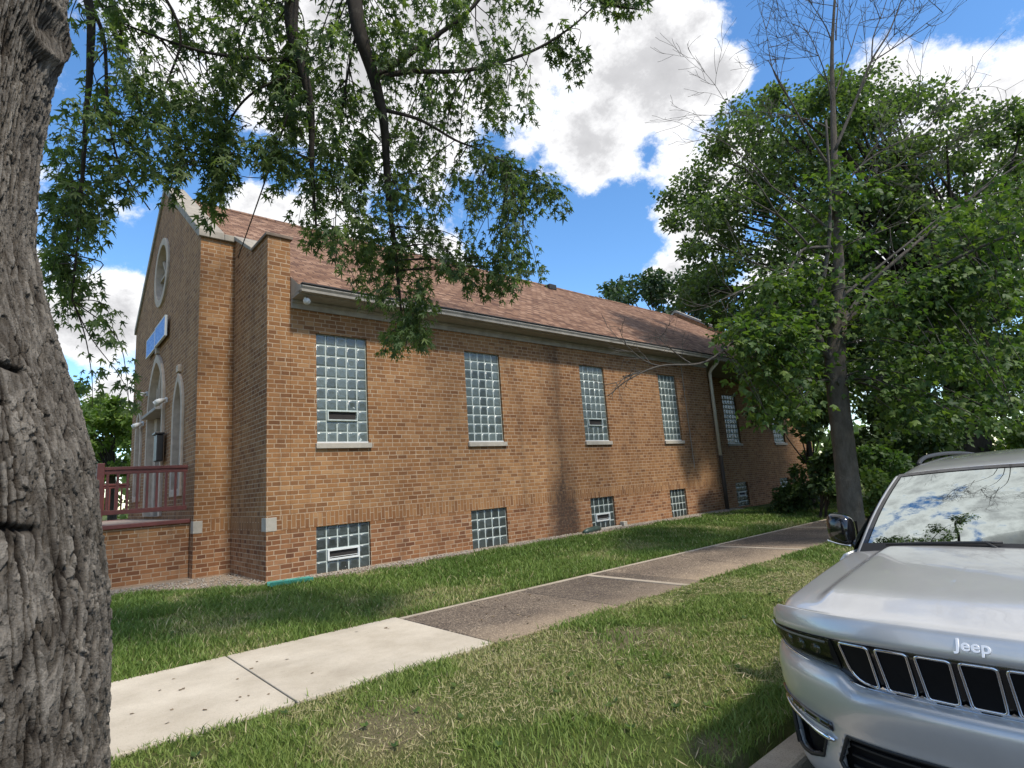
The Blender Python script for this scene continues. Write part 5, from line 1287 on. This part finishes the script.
for s_ in (1, -1):
    G = []
    for x_ in XS:
        b_, t_ = bottom(x_), top_z(x_); G.append([cw((x_, s_ * side_ly(b_ + (t_ - b_) * f_, x_), b_ + (t_ - b_) * f_)) for f_ in np.linspace(0, 1, 9)])
    q.grid(G)
    q.grid([[cw((x_, s_ * l, z_)) for l, z_ in ((side_ly(top_z(x_), x_), top_z(x_)), (.925, top_z(x_) + .045), (.895, top_z(x_) + .08), (.87, top_z(x_) + .09))] for x_ in np.linspace(1.3, 4.8, 20)])
# tail
q.grid([[cw((4.80 + .08 * (1 - (l / .95) ** 2) - .10 * max(0, (z_ - 1.0)), l, z_)) for l in np.linspace(-.93, .93, 13)] for z_ in (.35, .5, .7, .9, 1.05, 1.16, 1.25)])
body = q.build('body', MT['paint'], car, smooth=True, uv=False); weld(body); solid(body, .02)
# black sills and arch trims, doors' gaps
for s_ in (1, -1):
    for c_ in (.93, 3.89):
        q = MB(); P = [cw((c_ + .445 * math.cos(a_), s_ * (side_ly(.36 + .43 * max(0, math.sin(a_)), c_) + .004), .36 + .445 * math.sin(a_))) for a_ in np.linspace(R(-10), R(190), 30)]
        q.tube(P, .022, 6); q.build('arch_trim', MT['jmatte'], body, smooth=True, uv=False)
    q = MB(); q.box(CX0 + 1.40, CX0 + 3.43, *sorted((CY0 + s_ * .90, CY0 + s_ * .965)), CZ0 + .22, CZ0 + .31); q.build('side_sill', MT['jmatte'], body, bevel=.02, uv=False)
    for x_ in (1.42, 2.45, 3.5):
        q = MB(); q.tube([cw((x_, s_ * (side_ly(z_, x_) + .001), z_)) for z_ in np.linspace(.33, 1.07, 10)], .0035, 4); q.build('door_seam', MT['jblack'], body, uv=False)
    for x_ in (2.15, 3.2):
        q = MB(); q.tube([cw((x_, s_ * .975, .98)), cw((x_ + .04, s_ * 1.005, .985)), cw((x_ + .2, s_ * 1.005, .985)), cw((x_ + .24, s_ * .975, .98))], .013, 8); q.build('door_handle', MT['paint'], body, smooth=True, uv=False)
# windscreen, roof, pillars
def ws(u, v):
    """u -1..1 across, v 0..1 up"""
    wb, wt = .80, .655
    l = u * (wb + (wt - wb) * v); x_ = (1.185 + .13 * u * u) * (1 - v) + (1.735 + .09 * u * u) * v; z_ = (1.208 - .035 * u * u) * (1 - v) + (1.655 - .032 * u * u) * v
    return (x_ - .03 * math.sin(PI * v), l, z_ + .022 * math.sin(PI * v))
US = np.linspace(-1, 1, 17); VS = np.linspace(0, 1, 9)
q = MB(); q.grid([[cw(ws(u, v)) for u in US] for v in VS]); wsc = q.build('windscreen', MT['wsglass'], car, smooth=True, uv=False)
q = MB(); q.grid([[tuple(np.array(cw(ws(u, v))) + np.array([-.003, 0, .004])) for u in US] for v in (-.03, .0, .05, .085)]); q.build('windscreen_band', MT['jmatte'], wsc, smooth=True, uv=False)
q = MB()
for s_ in (1, -1): q.grid([[tuple(np.array(cw(ws(s_ * u, v))) + np.array([-.002, 0, .003])) for v in VS] for u in (.965, 1.0)])
q.grid([[tuple(np.array(cw(ws(u, v))) + np.array([-.002, 0, .003])) for u in US] for v in (.965, 1.01)])
q.build('windscreen_edge', MT['jblack'], wsc, uv=False)
cabin = []
for s_ in (1, -1):   # A pillars, outer skin
    q = MB(); G = []
    for v in np.linspace(-.06, 1.0, 12):
        p = np.array(ws(s_, v)); o1 = np.array([.03, s_ * .030, .006]); o2 = np.array([.10, s_ * (.055 - .02 * v), -.015]); o3 = np.array([.19, s_ * (.055 - .02 * v), -.03])
        G.append([cw(p + np.array([-.004, 0, .006])), cw(p + o1), cw(p + o2), cw(p + o3)])
    q.grid(G)
    pil = q.build('pillar', MT['paint'], car, smooth=True, uv=False); weld(pil); solid(pil, .02); m_ = pil.modifiers.new('Subdivision', 'SUBSURF'); m_.levels = 1; m_.render_levels = 2
def roof_pt(t, l):
    a_ = abs(l)
    x_ = 1.735 + .09 * (a_ / .655) ** 2 * (1 - t) + (4.62 - 1.735) * t
    z_ = np.interp(t, [0, .03, .12, .3, .55, .8, 1], [1.660, 1.680, 1.717, 1.750, 1.752, 1.725, 1.66]) - .032 * (a_ / .655) ** 2 - .05 * max(0, (a_ - .60) / .1) ** 2
    return (x_, l, z_)
q = MB(); q.grid([[cw(roof_pt(t, l)) for l in np.linspace(-.70, .70, 21)] for t in (0, .015, .03, .06, .12, .2, .3, .45, .6, .75, .9, 1)])
roof = q.build('car_roof', MT['paint'], car, smooth=True, uv=False); solid(roof, .02); m_ = roof.modifiers.new('Subdivision', 'SUBSURF'); m_.levels = 1; m_.render_levels = 2
for s_ in (1, -1):
    q = MB(); rp = [roof_pt(t, s_ * .625) for t in (.14, .16, .19, .24, .4, .6, .8, .88, .9)]
    hts = (-.005, .016, .027, .031, .032, .031, .027, .016, -.005)
    q.tube(catmull([cw((p[0], p[1], p[2] + h_)) for p, h_ in zip(rp, hts)], 4), .0145, 8); q.build('roof_rail', MT['jmatte'], roof, smooth=True, uv=False)
    # side glass and pillars behind
    q = MB(); G = []
    for x_ in np.linspace(1.40, 4.45, 14):
        t = min(1, max(0, (x_ - 1.735) / 2.885)); r_t = roof_pt(t, .70); zt = r_t[2] - .01
        if x_ < 1.85: zt = np.interp(x_, [1.30, 1.85], [1.20, zt])
        b_ = top_z(x_) + .088; G.append([cw((x_, s_ * (.87 + (.705 - .87) * f_ * (zt - b_) / .45), b_ + (zt - b_) * f_)) for f_ in np.linspace(0, 1, 5)])
    q.grid(G); o = q.build('side_window', MT['dkglass'], car, smooth=True, uv=False)
    for x_ in (2.45, 3.5, 4.5):
        q = MB(); t = (x_ - 1.735) / 2.885; zt = roof_pt(min(t, 1), .70)[2]
        q.tube([cw((x_, s_ * .88, top_z(x_) + .07)), cw((x_ + .02, s_ * .712, zt - .01))], .035 if x_ < 4 else .09, 8); q.build('pillar', MT['jblack'], car, smooth=True, uv=False)
q = MB(); q.grid([[cw((np.interp(v, [0, 1], [4.84, 4.63]), l * (1 - .22 * v), 1.22 + .42 * v)) for l in np.linspace(-.86, .86, 9)] for v in np.linspace(0, 1, 5)]); q.build('rear_window', MT['dkglass'], car, smooth=True, uv=False)
# cabin: dash, seats, wheel
q = MB(); q.box(CX0 + 1.28, CX0 + 1.75, CY0 - .74, CY0 + .74, CZ0 + .75, CZ0 + 1.14); q.build('dashboard', MT['interior'], car, bevel=.05, uv=False)
for y_ in (-.38, .38):
    q = MB(); q.box(CX0 + 2.55, CX0 + 2.72, CY0 + y_ - .25, CY0 + y_ + .25, CZ0 + .6, CZ0 + 1.22); q.box(CX0 + 2.10, CX0 + 2.60, CY0 + y_ - .25, CY0 + y_ + .25, CZ0 + .55, CZ0 + .72); se = q.build('car_seat', MT['interior'], car, bevel=.05, uv=False)
    q = MB(); q.box(CX0 + 2.60, CX0 + 2.70, CY0 + y_ - .13, CY0 + y_ + .13, CZ0 + 1.26, CZ0 + 1.43); q.build('headrest', MT['interior'], se, bevel=.04, uv=False)
q = MB(); q.tube([cw((1.95 + .06 * math.sin(a_), -.38 + .18 * math.cos(a_), 1.02 + .17 * math.sin(a_))) for a_ in np.linspace(0, 2 * PI, 25)], .014, 8); q.build('steering_wheel', MT['jmatte'], car, smooth=True, uv=False)
q = MB(); q.box(CX0 + .5, CX0 + 4.7, CY0 - .80, CY0 + .80, CZ0 + .24, CZ0 + .60); q.box(CX0 + .2, CX0 + 1.2, CY0 - .62, CY0 + .62, CZ0 + .3, CZ0 + .95); q.box(CX0 + 3.5, CX0 + 4.7, CY0 - .85, CY0 + .85, CZ0 + .6, CZ0 + 1.1); q.build('underbody', MT['jmatte'], car, uv=False)
q = MB(); q.tube([cw((1.66, -.05, 1.60)), cw((1.70, -.05, 1.55))], .012, 6); q.box(CX0 + 1.72, CX0 + 1.745, CY0 - .18, CY0 + .09, CZ0 + 1.50, CZ0 + 1.565); q.build('rear_view_mirror', MT['jblack'], car, bevel=.008, uv=False)
# cowl and wipers
q = MB(); q.grid([[cw((1.16 + .12 * (l / .8) ** 2 + d, l, 1.200 - .045 * (abs(l) / .82) ** 2 + h_)) for l in np.linspace(-.84, .84, 17)] for d, h_ in ((.0, .004), (.03, .002), (.06, .006))]); q.build('cowl', MT['jmatte'], car, smooth=True, uv=False)
for y0, y1 in ((.64, .06), (-.10, -.66)):
    q = MB(); P = []
    for k in range(9):
        f_ = k / 8; l = y0 + (y1 - y0) * f_; p = np.array(ws(l / .80, .045 + .03 * f_ - .04 * (f_ > 9))); P.append(cw(p + np.array([-.014, 0, .016])))
    q.tube(P, [.006, .009, .011, .011, .010, .010, .009, .008, .006], 6); q.tube([cw(np.array(ws(y1 / .80, -.01)) + np.array([-.02, 0, .02])), P[7], P[5]], .008, 6); q.build('wiper', MT['jmatte'], car, smooth=True, uv=False)
# door mirrors
for s_ in (1, -1):
    V = []; G = []
    for k in range(11):
        a_ = -PI / 2 + PI * k / 10; row = []
        for j in range(16):
            w = 2 * PI * j / 16; sx_, sy_, sz_ = math.cos(a_) * math.cos(w), math.cos(a_) * math.sin(w), math.sin(a_)
            f3 = lambda v_: math.copysign(abs(v_) ** .62, v_)
            row.append(cw((1.62 + .085 * f3(sx_) + .02 * f3(sy_), s_ * (1.005 + .088 * f3(sy_)), 1.278 + .110 * f3(sz_) + .012 * f3(sy_))))
        row.append(row[0]); G.append(row)
    q = MB(); q.grid(G); dm = q.build('door_mirror', MT['jblack'], car, smooth=True, uv=False); weld(dm)
    q = MB(); q.tube([cw((1.60, s_ * .88, 1.14)), cw((1.60, s_ * .93, 1.185)), cw((1.61, s_ * .99, 1.205))], [.035, .028, .03], 8); q.build('mirror_arm', MT['jblack'], dm, smooth=True, uv=False)
    q = MB(); q.tube([cw((1.528 + .0 * k, s_ * (.925 + .0165 * k), 1.178 + .001 * k * k * .4)) for k in range(10)], .007, 6); q.build('mirror_trim', MT['plate'], dm, smooth=True, uv=False)
    q = MB(); q.box(CX0 + 1.706, CX0 + 1.712, *sorted((CY0 + s_ * .93, CY0 + s_ * 1.12)), CZ0 + 1.205, CZ0 + 1.325); q.build('mirror_glass', MT['chrome'], dm, uv=False)
# wheels
for x_ in (.93, 3.89):
    for s_ in (1, -1):
        w = thing('wheel', None, None, (0, 0, 0)); w.parent = car; w.location = Vector(cw((x_, s_ * .83, .37))) - car.location
        q = MB(); prof = [(.23, -.11), (.34, -.125), (.37, -.10), (.375, 0), (.37, .10), (.34, .125), (.23, .11)]
        c_ = cw((x_, s_ * .83, .37)); q.grid([[(c_[0] + r_ * math.cos(a_), c_[1] + d_, c_[2] + r_ * math.sin(a_)) for a_ in np.linspace(0, 2 * PI, 41)] for r_, d_ in prof]); o = q.build('tyre', MT['rubber'], w, smooth=True, uv=False); weld(o)
        q = MB(); q.tube([(c_[0], c_[1] + s_ * .09, c_[2]), (c_[0], c_[1] + s_ * .125, c_[2])], .06, 12)
        for k in range(10):
            a_ = 2 * PI * k / 10; q.tube([(c_[0] + .05 * math.cos(a_), c_[1] + s_ * .11, c_[2] + .05 * math.sin(a_)), (c_[0] + .235 * math.cos(a_ + .1), c_[1] + s_ * .10, c_[2] + .235 * math.sin(a_ + .1))], .018, 6)
        q.tube([(c_[0] + .235 * math.cos(a_), c_[1] + s_ * .10, c_[2] + .235 * math.sin(a_)) for a_ in np.linspace(0, 2 * PI, 33)], .02, 6); q.build('rim', MT['alloy'], w, smooth=True, uv=False)

# ------------------------------------------------------------------ sky and sun
SUN_EL, SUN_AZ = R(52), math.atan2(-.999, .035)           # azimuth from +X towards +Y
sun_dir = np.array([math.cos(SUN_EL) * math.cos(SUN_AZ), math.cos(SUN_EL) * math.sin(SUN_AZ), math.sin(SUN_EL)])
sl_ = bpy.data.lights.new('sun', 'SUN'); sl_.energy = 3.5; sl_.angle = R(5); sl_.color = (1, .93, .82)
so_ = bpy.data.objects.new('sun', sl_); COL.objects.link(so_); so_.rotation_euler = Vector(-sun_dir).to_track_quat('-Z', 'Y').to_euler(); so_.location = (0, 0, 30)
W = bpy.data.worlds.new('World'); S.world = W; W.use_nodes = True
t = W.node_tree; N = t.nodes; bgn = N['Background']; wo = N['World Output']
def nd(ty, **kw):
    n = N.new(ty)
    for k, v in kw.items():
        if k.startswith('i_'): n.inputs[k[2:].replace('_', ' ')].default_value = v
        else: setattr(n, k, v)
    return n
sky = nd('ShaderNodeTexSky'); sky.sky_type = 'NISHITA'; sky.sun_disc = False; sky.sun_elevation = SUN_EL; sky.sun_rotation = PI / 2 - SUN_AZ
sky.air_density = 1.0; sky.dust_density = .3; sky.ozone_density = 2.5
hs = nd('ShaderNodeHueSaturation', i_Saturation=1.2, i_Value=1.55); t.links.new(sky.outputs[0], hs.inputs['Color'])
t.links.new(hs.outputs[0], bgn.inputs['Color']); bgn.inputs['Strength'].default_value = .13
tc = nd('ShaderNodeTexCoord'); dirv = tc.outputs['Generated']
def mth(op, a, b=None, c=None, clamp=False):
    n = nd('ShaderNodeMath', operation=op); n.use_clamp = clamp
    for k, v in enumerate((a, b, c)):
        if v is None: continue
        if isinstance(v, (int, float)): n.inputs[k].default_value = v
        else: t.links.new(v, n.inputs[k])
    return n.outputs[0]
def wnoise(scale, detail, rough, off=(0, 0, 0)):
    mp = nd('ShaderNodeMapping'); t.links.new(dirv, mp.inputs[0]); mp.inputs['Location'].default_value = off; mp.inputs['Scale'].default_value = (1, 1, 1.35)
    n = nd('ShaderNodeTexNoise', i_Scale=scale, i_Detail=detail, i_Roughness=rough); t.links.new(mp.outputs[0], n.inputs['Vector']); return n.outputs['Fac']
# clouds: soft lumps of cloud at their bearings, broken up by noise
CL = [((250, 20), 10), ((400, 30), 11), ((520, 40), 11), ((600, 50), 10), ((650, 55), 7), ((590, 135), 6), ((690, 95), 4.5), ((722, 75), 3), ((590, 170), 3), ((330, 90), 8), ((420, 120), 8.5),
      ((265, 225), 4), ((330, 235), 6), ((420, 260), 5), ((255, 205), 2), ((115, 318), 4.2), ((70, 315), 4.5), ((95, 345), 3), ((110, 400), 2.6), ((160, 420), 3), ((320, -80), 13), ((560, -60), 11), ((560, -190), 13),
      ((700, 170), 5), ((690, 215), 4.5), ((740, 160), 4), ((670, 275), 3), ((930, 100), 4.5), ((885, 85), 3.5), ((975, 120), 5), ((1015, 85), 3), ((1045, 120), 5.5), ((850, 300), 9), ((960, 260), 8),
      ((-200, 200), 16), ((1300, 150), 16), ((1350, 350), 14)]
acc = None
for bear, rad in CL + [((.457, .15, .895), 20), ((.40, .0, .90), 16), ((.1, .15, .99), 24), ((-.25, .1, .96), 22), ((.3, -.15, .94), 20), ((-.1, .45, .88), 18)]:
    d = unit(np.array(bear)) if len(bear) == 3 else unit(at(*bear, 1.0))
    dp = nd('ShaderNodeVectorMath', operation='DOT_PRODUCT'); t.links.new(dirv, dp.inputs[0]); dp.inputs[1].default_value = tuple(d)
    c_r = math.cos(R(rad))
    val = mth('MULTIPLY_ADD', dp.outputs['Value'], 1 / (1 - c_r), -c_r / (1 - c_r))       # 1 in the middle, 0 at the rim
    acc = val if acc is None else mth('SMOOTH_MAX', acc, val, .25)
# bearings the picture cannot see: scattered cloud over the rest of the sky
bk = nd('ShaderNodeVectorMath', operation='DOT_PRODUCT'); t.links.new(dirv, bk.inputs[0]); bk.inputs[1].default_value = tuple(FW)
wide = mth('MULTIPLY_ADD', wnoise(1.7, 4, .55, (3, 1, 7)), 5.0, -2.35)
away = mth('MULTIPLY_ADD', bk.outputs['Value'], -3.0, 1.5, clamp=True)
wide = mth('MULTIPLY_ADD', away, 3.0, mth('SUBTRACT', wide, 3.0))
acc = mth('MAXIMUM', acc, wide)
acc = mth('MAXIMUM', acc, -1.5)
dens = mth('ADD', acc, mth('MULTIPLY_ADD', wnoise(6, 11, .67), 4.3, -2.40))
mask = nd('ShaderNodeMapRange', interpolation_type='SMOOTHSTEP'); t.links.new(dens, mask.inputs[0]); mask.inputs[1].default_value = -.22; mask.inputs[2].default_value = .40
cr = nd('ShaderNodeValToRGB'); t.links.new(mth('MULTIPLY', mth('ADD', dens, mth('MULTIPLY_ADD', wnoise(9, 8, .62, (5, 5, 5)), 1.0, -.5)), .46), cr.inputs[0])
e = cr.color_ramp
while len(e.elements) < 4: e.elements.new(.5)
for el_, (p, c_) in zip(e.elements, ((0, (.92, .94, .98)), (.20, (.88, .88, .89)), (.48, (.56, .56, .575)), (1, (.42, .42, .435)))): el_.position = p; el_.color = (*c_, 1)
bg2 = nd('ShaderNodeBackground'); t.links.new(cr.outputs[0], bg2.inputs['Color']); bg2.inputs['Strength'].default_value = 1.0
mx = nd('ShaderNodeMixShader'); t.links.new(mask.outputs[0], mx.inputs[0]); t.links.new(bgn.outputs[0], mx.inputs[1]); t.links.new(bg2.outputs[0], mx.inputs[2]); t.links.new(mx.outputs[0], wo.inputs['Surface'])

S.view_settings.view_transform = 'Standard'; S.view_settings.look = 'None'; S.view_settings.gamma = 1; S.view_settings.use_curve_mapping = False
S.view_settings.exposure = 0.36
S.render.engine = 'CYCLES'; S.cycles.use_denoising = True; S.cycles.max_bounces = 8; S.cycles.transparent_max_bounces = 16
S.render.resolution_x = 1024; S.render.resolution_y = 768
